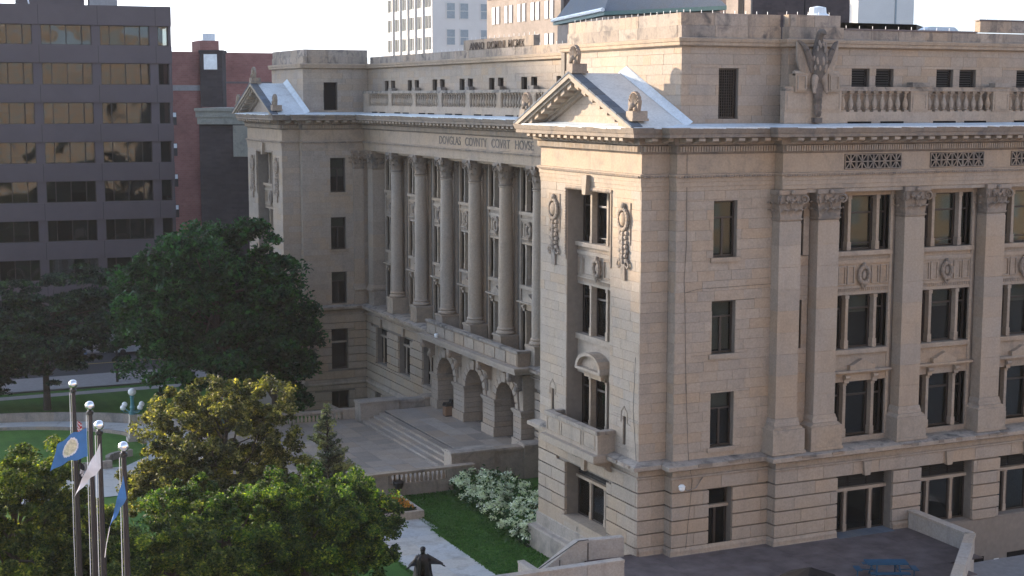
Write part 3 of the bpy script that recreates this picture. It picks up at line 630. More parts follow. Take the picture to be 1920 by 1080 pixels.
# bay spandrel parts
def wreath():
    m = MB()
    for i in range(22):
        a = 2 * math.pi * i / 22; m.ball((.30 * math.cos(a), -.10, .40 * math.sin(a)), .105 + .02 * (i % 2), 6)
    m.ball((0, -.08, .50), .12, 6); m.ball((0, -.05, 0), .19, 8, sc=(.7, .5, 1.25)); m.tube((-.16, -.1, -.46), (0, -.1, -.68), .05, n=5); m.tube((.16, -.1, -.46), (0, -.1, -.68), .05, n=5)
    return m.mesh('wreath', 'carved', True)
wrm = wreath()
def spandrel_hi(hw):     # between the middle and the top windows: origin at z=12.1
    m = MB(); m.box(-hw, -.03, 0, hw, .3, .14); m.box(-hw, -.08, .34, hw, .3, .42); m.box(-hw, -.02, .42, hw, .3, 1.55); m.box(-hw, -.09, 1.55, hw, .3, 1.75)
    m.box(-hw, -.02, 1.75, hw, .3, 1.98); m.box(-hw - .05, -.22, 1.98, hw + .05, .3, 2.2)
    m.box(-hw, -.02, .14, hw, .3, .34)
    for i in range(int(hw * 2 / .12)): m.box(-hw + .03 + i * .12, -.06, .16, -hw + .09 + i * .12, 0, .32)
    fs_ = []
    for a, b_ in ((-hw + .1, -hw + .55), (-hw + .65, -.52), (.52, hw - .65), (hw - .55, hw - .1)):
        fr_ = MB(); frame_rect(fr_, a, b_, .52, 1.45, .05, .07); fs_.append(fr_.mesh('panel_frame', 'trim'))
    return m.mesh('spandrel', 'trim'), fs_
def spandrel_lo(hw):     # between the lower and middle windows: origin z=7.7
    m = MB(); m.box(-hw, -.02, 0, hw, .3, .42); m.box(-hw - .08, -.22, .42, hw + .08, .3, .5); m.box(-hw - .16, -.36, .5, hw + .16, .3, .6); m.box(-hw, .0, .6, hw, .3, 1.42); m.box(-hw - .05, -.18, 1.42, hw + .05, .3, 1.65)
    p = MB(); p.prism([(-.75, .6), (.75, .6), (.75, .85), (.62, .85), (0, 1.15), (-.62, .85), (-.75, .85)], 'y', -.26, .0)
    return m.mesh('window_cornice', 'trim'), p.mesh('small_pediment', 'trim')
SH = spandrel_hi(1.62); SL = spandrel_lo(1.62); SH2 = spandrel_hi(1.45); SL2 = spandrel_lo(1.42)
TT = tri(3.2, 2.72, bl=(.0, .93, .85)); TT2 = tri(3.2, 2.72, bl=(.8, .85, .9)); TM = tri(3.2, 2.7, bl=(0, .35, 0), top=False); TL = tri(3.2, 2.8, True, bl=(0, .0, 0), top=False)
for i, b in enumerate(BAYS):
    put([TT, TT2, TT][i % 3], 'R', -.62, b, 14.32); put(TM, 'R', -.62, b, 9.37); put(TL, 'R', -.62, b, 4.87)
    ob('spandrel', SH[0], CH, (b, -.64, 12.1)); [ob('panel_frame', q_, CH, (b, -.66, 12.1)) for q_ in SH[1]]; ob('wreath', wrm, CH, (b, -.72, 13.08))
    ob('window_cornice', SL[0], CH, (b, -.64, 7.7)); ob('small_pediment', SL[1], CH, (b, -.64, 7.7))
    m = MB(); m.box(b - 1.95, -.66, 4.5, b + 1.95, -.3, 4.85); m.build('window_sill', 'trim', CH)
    m = MB(); m.box(b - 1.95, -.66, 17.05, b + 1.95, -.3, 17.5); m.build('lintel', 'trim', CH)
    for s_ in (-1, 1):
        m = MB(); m.box(b + s_ * 1.62, -.70, 4.85, b + s_ * 1.78, -.3, 17.2); m.build('window_jamb', 'trim', CH)
TT3 = tri(2.9, 2.72, bl=(.0, .3, 0)); TM3 = tri(2.9, 2.7, bl=(0, .0, .6), top=False); TL3 = tri(2.9, 2.8, True, bl=(0, .0, 0), top=False)
for i, b in enumerate(CB):
    put(TT3, 'L', XW, b, 14.32); put(TM3, 'L', XW, b, 9.37); put(TL3, 'L', XW, b, 4.87)
    rz = -math.pi / 2
    ob('spandrel', SH2[0], CH, (XW - .02, b, 12.1), rz); [ob('panel_frame', q_, CH, (XW - .04, b, 12.1), rz) for q_ in SH2[1]]; ob('wreath', wrm, CH, (XW - .1, b, 13.08), rz)
    ob('window_cornice', SL2[0], CH, (XW - .02, b, 7.7), rz); ob('small_pediment', SL2[1], CH, (XW - .02, b, 7.7), rz)
    for s_ in (-1, 1):
        m = MB(); m.box(XW - .12, b + s_ * 1.45, 4.6, XW + .3, b + s_ * 1.62, 17.3); m.build('window_jamb', 'trim', CH)
for y in COLS + [57.4]:
    m = MB(); m.box(XW - .1, y - .3, 4.6, XW + .3, y + .3, 17.5); m.build('wall_pier', 'stone', CH)
m = MB(); m.box(XR + .4, 11.4, 17.3, XW + .4, YF - .69, 17.5); m.build('colonnade_ceiling', 'trim', CH)
m = MB(); m.box(XG, 11.4, 4.3, XW + .2, YF - .69, 4.62); m.build('colonnade_floor', 'ledge', CH)
m = MB(); m.box(7, -1.3, 17.3, END, -.6, 17.49); m.build('lintel_soffit', 'trim', CH)
m = MB(); m.box(7, -1.3, 4.3, END, -.62, 4.58); m.build('bay_ledge', 'ledge', CH)
# keystones, ground windows with louvered tops
ks = MB(); ks.prism([(-.16, 3.02), (.16, 3.02), (.24, 3.74), (-.24, 3.74)], 'y', -.24, .0); ksm = ks.mesh('keystone', 'trim')
def groundwin(k, c, uc, z0, w_, first=False, dd=.62):
    cw = 1.35; mw = .22; sw = (w_ - cw - 2 * mw) / 2; lh = 2.12 - z0
    for off, ww in ((0, cw), (-(cw + mw + mw + sw) / 2 - .0, sw), ((cw + mw + mw + sw) / 2, sw)):
        kt = wkit(ww - .02, lh, 1, fw=.07, name='door' if first and off == 0 else 'window'); place(kt, CH, fpt(k, c, uc + off, -dd, z0 + .01), frz(k))
    mu = MB(); mu.box(-mw / 2, -.12, 0, mw / 2, .2, .38); mu.box(-mw / 2 + .03, -.1, .38, mw / 2 - .03, .2, lh - .1); mu.box(-mw / 2, -.12, lh - .1, mw / 2, .2, lh); mm = mu.mesh('mullion', 'trim')
    for s_ in (-1, 1): ob('mullion', mm, CH, fpt(k, c, uc + s_ * (cw + mw) / 2, -dd, z0), frz(k))
    t_ = MB(); t_.box(-w_ / 2, -.18, 0, w_ / 2, .2, .16); ob('transom_bar', t_.mesh('transom_bar', 'trim'), CH, fpt(k, c, uc, -dd, 2.12), frz(k))
    for j in range(3):
        gx = -w_ / 2 + w_ / 3 * j
        for i in range(6):
            if j == 0: pass
            s = MB(); s.prism([(-.05, 2.32 + i * .115), (.06, 2.38 + i * .115), (.06, 2.40 + i * .115), (-.05, 2.34 + i * .115)], 'x', gx + .03, gx + w_ / 3 - .03)
            s.build('louver_slat', 'louver', CH, loc=fpt(k, c, uc, -dd, 0), rz=frz(k))
    bk = MB().box(-w_ / 2, .08, 2.28, w_ / 2, .12, 3.05); ob('louver_back', bk.mesh('louver_back', 'dark'), CH, fpt(k, c, uc, -dd, 0), frz(k))
for i, b in enumerate(BAYS): groundwin('R', -1.33, b, -.0 if i == 0 else -.13, 3.42, i == 0); ob('keystone', ksm, CH, (b, -1.33, 0))
groundwin('L', 0, PM, .12, 4.5, dd=.75); groundwin('L', 0, PMF, .12, 4.5, dd=.75)
for y in (PM, PMF): ob('keystone', ksm, CH, (0, y, 0), -math.pi / 2)
for b in (54.9, 49.65, 44.4, 23.4): groundwin('L', XG, b, -.08, 2.58, dd=.5); ob('keystone', ksm, CH, (XG, b, 0), -math.pi / 2)
# --- pilasters and columns
def leafstrip(m, p, out, w_, h_, curl=.12):
    """acanthus leaf: tapered strip curling outward at the top"""
    out = Vector(out).normalized(); side = Vector((-out.y, out.x, 0)); p = Vector(p); rows = []
    for t, dd, ww in ((0, .0, .8), (.35, .02, 1.0), (.7, .06, .9), (.9, curl * .8, .75), (1.0, curl * 1.3, .5), (.93, curl * 1.7, .3)):
        c = p + out * dd + Vector((0, 0, h_ * t)); rows.append([c - side * w_ / 2 * ww - out * .02, c + out * .015, c + side * w_ / 2 * ww - out * .02])
    m.grid([[tuple(q) for q in r_] for r_ in rows]); m.ball(tuple(p + out * (curl * 1.45) + Vector((0, 0, h_ * .95))), .055, 6)
def volute(m, c, out, r_=.15):
    out = Vector(out).normalized(); side = Vector((-out.y, out.x, 0)); c = Vector(c)
    for s_ in (-.045, .045):
        pts = []
        for i in range(13):
            a = i / 12 * 2.6 * math.pi - .5 * math.pi; rr = r_ * (1 - i / 15)
            pts.append(c + side * s_ + out * (rr * math.cos(a)) + Vector((0, 0, rr * math.sin(a))))
        m.path([tuple(p) for p in pts], [.045] * 13, 5)
    m.ball(tuple(c), .06, 6)
def capital_round():
    m = MB(); m.lathe([(.44, 0), (.50, .02), (.50, .08), (.44, .1), (.45, .5), (.52, .95), (.66, 1.28), (.62, 1.3)], n=20)
    for row, (z, h_, n_, off, rr) in enumerate(((.1, .48, 8, 0, .44), (.42, .52, 8, .5, .46))):
        for i in range(n_):
            a = 2 * math.pi * (i + off) / n_; o_ = (math.cos(a), math.sin(a), 0); leafstrip(m, (rr * o_[0], rr * o_[1], z), o_, .32, h_, .20)
    for sx in (-1, 1):
        for sy in (-1, 1): volute(m, (sx * .54, sy * .54, 1.08), (sx, sy, 0), .22)
    for a in range(4): o_ = (math.cos(a * math.pi / 2), math.sin(a * math.pi / 2)); m.ball((o_[0] * .6, o_[1] * .6, 1.36), .11, 8)
    ab = []
    for kq in range(4):
        for t in (-1, -.5, 0, .5):
            rr = .70 - .16 * (1 - t * t); p = Vector((rr, t * .70)); a = kq * math.pi / 2
            ab.append((p.x * math.cos(a) - p.y * math.sin(a), p.x * math.sin(a) + p.y * math.cos(a)))
    m.prism(ab, 'z', 1.3, 1.5); return m.mesh('capital', 'carved', True)
def capital_flat(w_, d):
    """pilaster capital on a shaft w_ wide and d deep, drawn facing -Y with its back at y=0"""
    m = MB(); h = w_ / 2; m.box(-h, -d, 0, h, 0, .06); m.box(-h - .05, -d - .05, .06, h + .05, 0, .12); m.prism([(-h + .02, .12), (h - .02, .12), (h + .10, 1.25), (-h - .10, 1.25)], 'y', -d - .02, 0)
    for z, h_, n_ in ((.12, .46, 3), (.42, .5, 4)):
        for i in range(n_): leafstrip(m, (-h + w_ * (i + .5) / n_, -d, z), (0, -1, 0), w_ / n_ * .95, h_, .22)
        for i in range(2):
            for s_ in (-1, 1): leafstrip(m, (s_ * h, -d + d * (i + .5) / 2, z), (s_, 0, 0), d / 2 * .9, h_, .22)
    for s_ in (-1, 1): volute(m, (s_ * (h + .07), -d - .10, 1.06), (s_, -1, 0), .23); m.path([(0, -d - .06, .62), (s_ * .12, -d - .1, .95), (s_ * .32, -d - .12, 1.2)], .05, 5); volute(m, (s_ * .26, -d - .08, 1.08), (s_, 0, 0), .11)
    m.ball((0, -d - .16, 1.36), .13, 8); m.ball((0, -d - .14, .98), .10, 8)
    m.prism([(-h - .17, -d - .17), (-h * .3, -d - .08), (h * .3, -d - .08), (h + .17, -d - .17), (h + .17, 0), (-h - .17, 0)], 'z', 1.27, 1.49)
    return m.mesh('capital', 'carved', True)
shaft = MB(); prof = [(.60, 0), (.66, .03), (.68, .1), (.66, .17), (.60, .2), (.56, .24), (.56, .28), (.60, .31), (.61, .36), (.58, .4), (.53, .44), (.52, .52)]
for i in range(11):
    t = i / 10; prof.append((.515 - .07 * t ** 1.8, .55 + t * 9.4))
prof += [(.49, 10.0), (.49, 10.06), (.44, 10.08)]
shaft.lathe(prof, n=28); shm = shaft.mesh('column', 'stone', True)
drum = MB()
pedm_ = MB(); pedm_.box(-.70, -.70, 0, .70, .70, .12); pedm_.box(-.66, -.66, .12, .66, .66, 1.12); pedm_.box(-.72, -.72, 1.12, .72, .72, 1.26); pedm = pedm_.mesh('pedestal', 'trim')
capm = capital_round()
for y in COLS:
    o = ob('column', shm, CH, (XCOL, y, 5.9)); ob('pedestal', pedm, o, (0, 0, -1.28)); ob('capital', capm, o, (0, 0, 10.1))
def pilaster(k, c, uc, w_, d, ped_w, back=.65):
    m = MB(); h = w_ / 2
    m.box(-h - .10, -d - .10, 0, h + .10, 0, .16); m.prism([(-h - .10, .16), (h + .10, .16), (h + .02, .36), (-h - .02, .36)], 'y', -d - .06, 0)
    z = .36; nb_ = 9
    for i in range(nb_):
        z1 = .36 + (9.9 - .36) * (i + 1) / nb_; m.box(-h, -d + random.uniform(-.003, .003), z + .006, h, 0, z1 - .006); z = z1
    m.box(-h + .02, -d + .02, .3, h - .02, 0, 10.0)
    o = m.build('pilaster', 'stone', CH, loc=fpt(k, c, uc, 0, 5.95), rz=frz(k))
    p = MB(); pw = ped_w / 2; p.box(-pw, -d - (ped_w - w_) / 2, 0, pw, 0, .14); p.box(-pw + .05, -d - (ped_w - w_) / 2 + .05, .14, pw - .05, 0, 1.2); p.prism([(-pw + .05, 1.2), (pw - .05, 1.2), (h + .1, 1.36), (-h - .1, 1.36)], 'y', -d - .2, 0)
    ob('pedestal', p.mesh('pedestal', 'trim'), o, (0, 0, -1.36)); ob('capital', capital_flat(w_, d), o, (0, 0, 10.02))
for i, x in enumerate(PILC): pilaster('R', -.62, x, 1.26, .71, 1.95)
pilaster('L', XW, 57.45, 1.2, 1.1, 1.3); pilaster('R', YF - .68, 6.3, .9, .2, 1.0)

# --- balustrades
bal = MB(); bal.box(-.13, -.13, 0, .13, .13, .08); bal.lathe([(.07, .08), (.11, .12), (.09, .16), (.13, .26), (.15, .38), (.12, .52), (.07, .66), (.06, .74), (.10, .80), (.07, .84), (.08, .9)], n=10); bal.box(-.12, -.12, .9, .12, .12, 1.0); balm = bal.mesh('baluster', 'trim', True)
def balustrade(k, c, u0, u1, z, peds, nper, parent, name='baluster', h=1.0, base_h=.55, bm=None, wd=.34):
    m = MB(); fbox(m, k, c, u0, u1, .0, -wd, z, z + base_h); m.build('balustrade_base', 'trim', parent)
    m = MB(); fbox(m, k, c, u0 - .02, u1, .06, -wd - .04, z + base_h + h, z + base_h + h + .10); fbox(m, k, c, u0 - .02, u1, .03, -wd - .02, z + base_h + h + .10, z + base_h + h + .2); m.build('rail', 'ledge', parent)
    for (a, b_) in peds:
        m = MB(); fbox(m, k, c, a, b_, .03, -wd, z + base_h, z + base_h + h)
        mm = MB()
        for (q0, q1, z0, z1) in ((a + .1, b_ - .1, z + base_h + .1, z + base_h + .15), (a + .1, b_ - .1, z + base_h + h - .15, z + base_h + h - .1), (a + .1, a + .15, z + base_h + .15, z + base_h + h - .15), (b_ - .15, b_ - .1, z + base_h + .15, z + base_h + h - .15)): fbox(m, k, c, q0, q1, .055, .03, z0, z1)
        m.build('balustrade_pedestal', 'trim', parent)
    edges = [(peds[i][1], peds[i + 1][0]) for i in range(len(peds) - 1)]
    for a, b_ in edges:
        if b_ - a < .5: continue
        for i in range(nper):
            uu = a + .2 + (b_ - a - .4) * i / (nper - 1) if nper > 1 else (a + b_) / 2
            ob('baluster', bm or balm, parent, fpt(k, c, uu, -wd / 2, z + base_h), frz(k), (1, 1, h))
RP = [(6.97, 8.0), (9.3, 10.25)] + [(p - .53, p + .53) for p in PILC[2:]]
balustrade('R', -1.33, 6.97, END, 20.62, [(6.97, 10.25)] + RP[2:], 9, CH)
LP = [(YN + .9, YN + 2)] + [(y - .42, y + .42) for y in COLS] + [(57.1, 58.6)]
balustrade('L', XR, 11.6, YF - .75, 20.62, LP, 10, CH)
m = MB()
for x in PILC[2:6]: m.box(x - .52, -1.5, 22.38, x + .62, -.9, 22.56); 
for x in PILC[2:6]:
    mm = MB().box(x - .50, -1.42, 22.38, x + .58, -.95, 22.60); mm.build('rail_vent_box', 'ledge', CH)
for y in COLS: MB().box(XR + .45, y + .9, 22.3, XR + .85, y + 1.7, 22.62).build('rail_vent_box', 'ledge', CH)
for b in BAYS:
    for a, q in ((b - 1.7, b - .32), (b + .28, b + 1.65)): MB().box(a, -1.40, 20.605, q, -1.2, 20.70).build('scupper_slot', 'dark', CH)
for b in CB[:7] + [54.9]:
    for a, q in ((b - 1.5, b - .35), (b + .35, b + 1.5)): MB().box(XR - .07, a, 20.605, XR + .2, q, 20.70).build('scupper_slot', 'dark', CH)
# frieze grilles: five pierced squares over each bay
def gsq():
    m = MB(); s_ = .33; h_ = .36
    m.box(-s_, -.05, -h_, s_, 0, -h_ + .035); m.box(-s_, -.05, h_ - .035, s_, 0, h_); m.box(-s_, -.05, -h_ + .035, -s_ + .03, 0, h_ - .035); m.box(s_ - .03, -.05, -h_ + .035, s_, 0, h_ - .035)
    m.box(-.03, -.045, -h_ + .035, .03, -.005, h_ - .035); m.box(-s_ + .03, -.044, -.03, s_ - .03, -.006, .03)
    for s2 in (-1, 1): m.prism([(-s_ + .03, s2 * (-h_ + .02)), (-s_ + .09, s2 * (-h_ + .02)), (s_ - .03, s2 * (h_ - .02)), (s_ - .09, s2 * (h_ - .02))], 'y', -.043, -.007)
    m.ball((0, -.04, 0), .07, 6); return m.mesh('grille_square', 'carved')
gq = gsq(); 
for b in BAYS:
    MB().box(b - 1.82, -1.336, 18.38, b + 1.66, -1.33, 19.14).build('grille_backing', 'dark', CH)
    for i in range(5): ob('grille_square', gq, CH, (b - .08 + (i - 2) * .69, -1.335, 18.76))

# --- pediments with their roofs and crowning ornaments
def pediment(y0, y1, near):
    yc = (y0 + y1) / 2; a, b_ = y0 - 1.02, y1 + 1.02; za, zr = ZC1 - .02, 23.0
    mt = MB(); mt.prism([(y0 + .1, za - .1), (y1 - .1, za - .1), (yc, zr - .55)], 'x', .05, .5); t = mt.build('tympanum', 'stone', CH)
    for i, z in enumerate((20.95, 21.5, 22.05)):
        hw = (y1 - y0) / 2 * (1 - (z - za) / (zr - .5 - za)); MB().box(.035, yc - hw, z - .006, .052, yc + hw, z + .006).build('joint_line', 'dirty', CH)
    # raking cornice in three stepped layers
    for s_ in (-1, 1):
        e = a if s_ < 0 else b_
        for (x0, x1, t0, t1) in ((-1.12, -.95, -.0, -.20), (-1.0, .4, -.20, -.34), (-.32, .3, -.34, -.62), (-.15, .3, -.62, -.80)):
            m = MB(); dl = lambda q: (e, za - .02 + 0) if q == 0 else None
            z0e = za + .02
            pts = [(e - s_ * (t0) * -0 + (yc - e) * 0, z0e + t0 * .0 + (0 if t0 == 0 else 0))]
            sl = (zr - z0e) / abs(yc - e)
            def lp(y, tt): return z0e + abs(y - e) * sl + tt
            ys_ = e + (yc - e) * (max(0, (-t1 - .02)) / (zr - z0e)) 
            yq = e + (yc - e) * (max(0, (-t0)) / (zr - z0e))
            pts = [(yq, lp(yq, t0)), (yc, zr + t0), (yc, zr + t1), (ys_, lp(ys_, t1))]
            m.prism(pts, 'x', x0, x1); m.build('raking_cornice', 'trim', CH)
        n_ = 7
        for i in range(n_):
            y = e + (yc - e) * (.24 + .70 * i / (n_ - 1)); z = z0e + abs(y - e) * sl - .34
            m = MB(); m.prism([(y - .2, z - .2 * sl * (1 if s_ < 0 else -1)), (y + .2, z + .2 * sl * (1 if s_ < 0 else -1)), (y + .2, z + .2 * sl * (1 if s_ < 0 else -1) - .24), (y - .2, z - .2 * sl * (1 if s_ < 0 else -1) - .24)], 'x', -.88, -.32); m.build('modillion', 'trim', CH)
    # roof slopes
    m = MB(); z1 = zr + .04
    for s_, e in ((-1, a), (1, b_)):
        m.add([(-.95, e + s_ * -.0, za + .06), (2.2, e, za + .06), (2.2, yc, z1), (-.95, yc, z1), (-.95, e, za - .02), (2.2, e, za - .02), (2.2, yc, z1 - .1), (-.95, yc, z1 - .1)], [(0, 1, 2, 3), (7, 6, 5, 4), (0, 4, 5, 1), (0, 3, 7, 4)])
    m.build('gable_roof', 'membrane', CH)
    # stone copings in front with joints
    n_ = 9
    for s_, e in ((-1, a), (1, b_)):
        for i in range(n_):
            t0, t1 = i / n_ + .004, (i + 1) / n_ - .004; ya, yb = e + (yc - e) * t0, e + (yc - e) * t1; zz = lambda t: za + .03 + (zr - za) * t
            MB().prism([(ya, zz(t0)), (yb, zz(t1)), (yb, zz(t1) + .09), (ya, zz(t0) + .09)], 'x', -1.14, -.55).build('coping_stone', 'slate', CH)
    # flashing where the roof meets the attic
    m = MB()
    for s_, e in ((-1, a), (1, b_)):
        m.add([(1.75, e, za + .075), (2.12, e, za + .3), (2.12, yc, z1 + .38), (1.75, yc, z1 + .02)], [(0, 1, 2, 3)])
    m.build('roof_flashing', 'membrane', CH)
    # acroteria: palmette shells on blocks
    def acro(x, y, z, s=1.0, rz=0, flat=False):
        b = MB(); b.box(-.28 * s, -.28 * s, 0, .28 * s, .42 * s, .34 * s); b.box(-.32 * s, -.32 * s, -.08, .32 * s, .46 * s, .04); o = b.build('acroterion', 'carved', CH, loc=(x, y, z), rz=rz)
        sh = MB(); pts = [(-.34 * s, .34 * s)] + [(.44 * s * math.cos(R(180 - a_)) * (1 - .06 * (j % 2)), (.62 + .52 * math.sin(R(a_)) * (1 - .05 * (j % 2))) * s) for j, a_ in enumerate(range(0, 181, 12))] + [(.34 * s, .34 * s)]
        sh.prism(pts, 'y', -.10 * s, .06 * s)
        for a_ in range(15, 170, 20): sh.tube((0, -.10 * s, .5 * s), (.40 * s * math.cos(R(a_)), -.12 * s, (.62 + .46 * math.sin(R(a_))) * s), .05 * s, .03 * s, 5)
        sh.ball((0, -.14 * s, .55 * s), .15 * s, 8); sh.ball((-.22 * s, -.12 * s, .42 * s), .1 * s, 6); sh.ball((.22 * s, -.12 * s, .42 * s), .1 * s, 6)
        sh.build('shell_ornament', 'carved', o, smooth=False)
    acro(-.75, yc, zr + .1, 1.15, -math.pi / 2); acro(-.6, y0 - .4, za + .42, 1.12, -math.pi / 2); acro(-.6, y1 + .4, za + .42, 1.12, -math.pi / 2)
pediment(0, YN, True); pediment(YF, 70.1, False)

# --- pavilion window bay: glazing, spandrels, pediment, balcony, carved drops
def pav_bay(pm, near):
    k = 'L'; c = 0; rz = -math.pi / 2; dd = .62
    def tri2(h_, w_, br, bl, top): return tri(w_, h_, br, bl, top)
    put(tri2(2.85, 4.6 if False else 4.4, False, (0, .8, .8) if near else (0, 0, 0), True), k, c, pm, 14.45, -dd)
    put(tri2(2.6, 4.4, False, (0, .6, .4), False), k, c, pm, 9.75, -dd); put(tri2(2.75, 4.4, True, (0, 0, 0), False), k, c, pm, 4.95, -dd)
    hw = 2.36
    s1 = spandrel_hi(hw); s2 = MB()
    ob('spandrel', s1[0], CH, fpt(k, c, pm, -dd - .06, 12.32), rz); [ob('panel_frame', q_, CH, fpt(k, c, pm, -dd - .04, 12.32), rz) for q_ in s1[1]]; ob('wreath', wrm, CH, fpt(k, c, pm, -dd + .05, 13.32), rz)
    s2.box(-hw, -.02, 0, hw, .3, 1.75); s2.box(-hw, -.16, 1.75, hw, .3, 2.05); ob('spandrel', s2.mesh('spandrel', 'trim'), CH, fpt(k, c, pm, -dd - .06, 7.7), rz)
    # segmental pediment
    sg = MB(); w2 = 1.35; sg.box(-w2, -.62, .36, w2, .1, .50); n_ = 14
    arc_ = [(w2 * math.cos(math.pi * i / n_), .50 + .82 * math.sin(math.pi * i / n_)) for i in range(n_ + 1)]; arci = [(w2 * .84 * math.cos(math.pi * i / n_), .50 + .64 * math.sin(math.pi * i / n_)) for i in range(n_ + 1)]
    for i in range(n_): sg.prism([arc_[i], arc_[i + 1], arci[i + 1], arci[i]], 'y', -.60, .1)
    sg.prism([(-w2 * .84, .5), (w2 * .84, .5)] + arci[1:-1], 'y', -.34, .1)
    ob('arched_pediment', sg.mesh('arched_pediment', 'trim'), CH, fpt(k, c, pm, -dd + .02, 7.72), rz)
    fb = MB(); fb.box(-.9, -.3, 0, .9, .1, .36); ob('pediment_frieze', fb.mesh('pediment_frieze', 'trim'), CH, fpt(k, c, pm, -dd + .02, 7.72), rz)
    # egg frame and keystone at the head of the recess
    eg = MB(); eg.box(-2.47, -.06, 0, -2.35, .0, 12.7 - 9.0); n2 = 24
    for i in range(n2): eg.ball((-2.41, -.05, 3.7 - .08 - i * .145), .07, 6)
    eg.box(2.35, -.05, 0, 2.45, 0, 3.7)
    eg.box(-2.47, -.06, 3.7, 2.47, 0, 3.82)
    for i in range(32): eg.ball((-2.3 + i * .15, -.02, 3.68), .07, 6)
    ob('egg_moulding', eg.mesh('egg_moulding', 'carved'), CH, fpt(k, c, pm, .0, 13.6), rz)
    kk = MB(); kk.prism([(-.17, 0), (.17, 0), (.3, .98), (-.3, .98)], 'y', -.28, .2); ob('keystone', kk.mesh('keystone', 'trim'), CH, fpt(k, c, pm, 0, 17.05), rz)
    # carved drops on both sides
    def drop():
        m = MB(); m.box(-.42, -.05, 1.75, .42, 0, 3.75)
        for i in range(20):
            a = 2 * math.pi * i / 20; m.ball((.30 * math.cos(a), -.12, 2.95 + .5 * math.sin(a)), .11, 6)
        m.ball((0, -.1, 2.95), .24, 8, sc=(1, .6, 1.5)); m.ball((0, -.12, 3.58), .15, 8)
        for i in range(7):
            z = 2.3 - i * .22; m.ball((-.22 + .05 * (i % 2), -.08, z), .12, 6); m.ball((.22 - .05 * (i % 2), -.08, z), .12, 6)
            m.ball((.0, -.12, z - .05), .13 + .03 * (i % 2), 6)
        for s_ in (-1, 1): m.path([(s_ * .1, -.1, 1.0), (s_ * .34, -.12, .95), (s_ * .42, -.1, .75), (s_ * .3, -.1, .6), (s_ * .2, -.1, .72)], .05, 5)
        m.box(-.14, -.12, .02, .14, 0, .95); m.box(-.2, -.14, .9, .2, 0, 1.05); return m.mesh('carved_drop', 'carved', True)
    dm = drop(); ob('carved_drop', dm, CH, fpt(k, c, pm + 3.75, 0, 13.15), rz, (1.5, .9, 1)); ob('carved_drop', dm, CH, fpt(k, c, pm - 3.75, 0, 13.15), rz, (1.4, .9, 1))
    # slit windows with their stepped hoods
    for s_ in (-1, 1):
        MB().box(.42, pm + s_ * 3.9 - .16, 5.1, .5, pm + s_ * 3.9 + .16, 6.6).build('slit_window', 'dark', CH)
        h_ = MB(); pts = [(-.62, 6.05), (-.62, 6.2), (-.3, 6.25), (-.3, 6.75), (0, 7.05), (.3, 6.75), (.3, 6.25), (.62, 6.2)]
        h_.path([(p[0], -.02, p[1]) for p in pts[1:]], .022, 4); ob('incised_hood', h_.mesh('incised_hood', 'trim'), CH, fpt(k, c, pm + s_ * 3.9, 0, 0), rz)
    # balcony: floor slab, parapet, brackets
    y0_, y1_ = pm - 2.95, pm + 2.75
    m = MB(); m.box(-1.25, y0_ - .15, 4.14, .0, y1_ + .15, 4.5); m.build('balcony_slab', 'trim', CH)
    m = MB(); m.box(-.95, y0_, 4.5, -.72, y1_, 5.5); m.box(-.72, y0_, 4.5, 0, y0_ + .23, 5.5); m.box(-.72, y1_ - .23, 4.5, 0, y1_, 5.5); m.build('balcony_parapet', 'trim', CH)
    m = MB(); m.box(-1.03, y0_ - .08, 5.5, -.64, y1_ + .08, 5.68); m.box(-.64, y0_ - .08, 5.5, 0, y0_ + .31, 5.68); m.box(-.64, y1_ - .31, 5.5, 0, y1_ + .08, 5.68); m.build('balcony_coping', 'ledge', CH)
    for a_, b2 in ((-2.7, -1.3), (-1.1, 1.1), (1.3, 2.6)): pf = MB(); frame_rect(pf, a_, b2, .12, .88, .05, .03); ob('panel_frame', pf.mesh('panel_frame', 'trim'), CH, (-.95, (y0_ + y1_) / 2, 4.55), rz)
    br = MB(); br.prism([(-1.1, 4.14), (0, 4.14), (0, 3.5), (-.28, 3.6), (-.5, 3.85), (-.9, 3.95), (-1.1, 4.05)], 'y', -.18, .18)
    brm = br.mesh('bracket', 'carved')
    for yy in (y0_ + .3, (y0_ + y1_) / 2 - .9, (y0_ + y1_) / 2 + .9, y1_ - .3): ob('bracket', brm, CH, (0, yy, 0))
    m = MB(); m.box(-.16, pm - 2.5, -.16, .9, pm + 2.5, .11); m.build('window_sill', 'trim', CH)
pav_bay(PM, True); pav_bay(PMF, False)

# --- eagle at the end of the south balustrade
def skinned(name, P_, E_, R_, mat, parent=None, loc=(0, 0, 0), rz=0, sub=2):
    me = bpy.data.meshes.new(name); me.from_pydata(P_, E_, []); o = ob(name, me, parent, loc, rz); o.modifiers.new('skin', 'SKIN')
    for v_, r_ in zip(me.skin_vertices[0].data, R_): v_.radius = r_ if isinstance(r_, tuple) else (r_, r_)
    sb = o.modifiers.new('sub', 'SUBSURF'); sb.levels = sub; bpy.context.view_layer.update()
    ev = bpy.data.meshes.new_from_object(o.evaluated_get(bpy.context.evaluated_depsgraph_get())); o.modifiers.clear(); o.data = ev; ev.materials.clear(); ev.materials.append(M[mat])
    ev.polygons.foreach_set('use_smooth', [True] * len(ev.polygons)); return o
eagle = skinned('eagle', [(0, -.12, .35), (0, -.22, .9), (0, -.32, 1.45), (0, -.26, 1.95), (.0, -.22, 2.35), (.0, -.30, 2.72), (.02, -.42, 2.95), (.05, -.62, 2.93), (.06, -.74, 2.80)], [(i, i + 1) for i in range(8)], [.20, .34, .44, .36, .22, .19, .24, .12, .03], 'sooty', CH, (8.75, -1.2, 22.0))
MB().box(-1.52, -.10, -.02, 1.52, .5, .14).build('eagle_ledge', 'ledge', eagle)
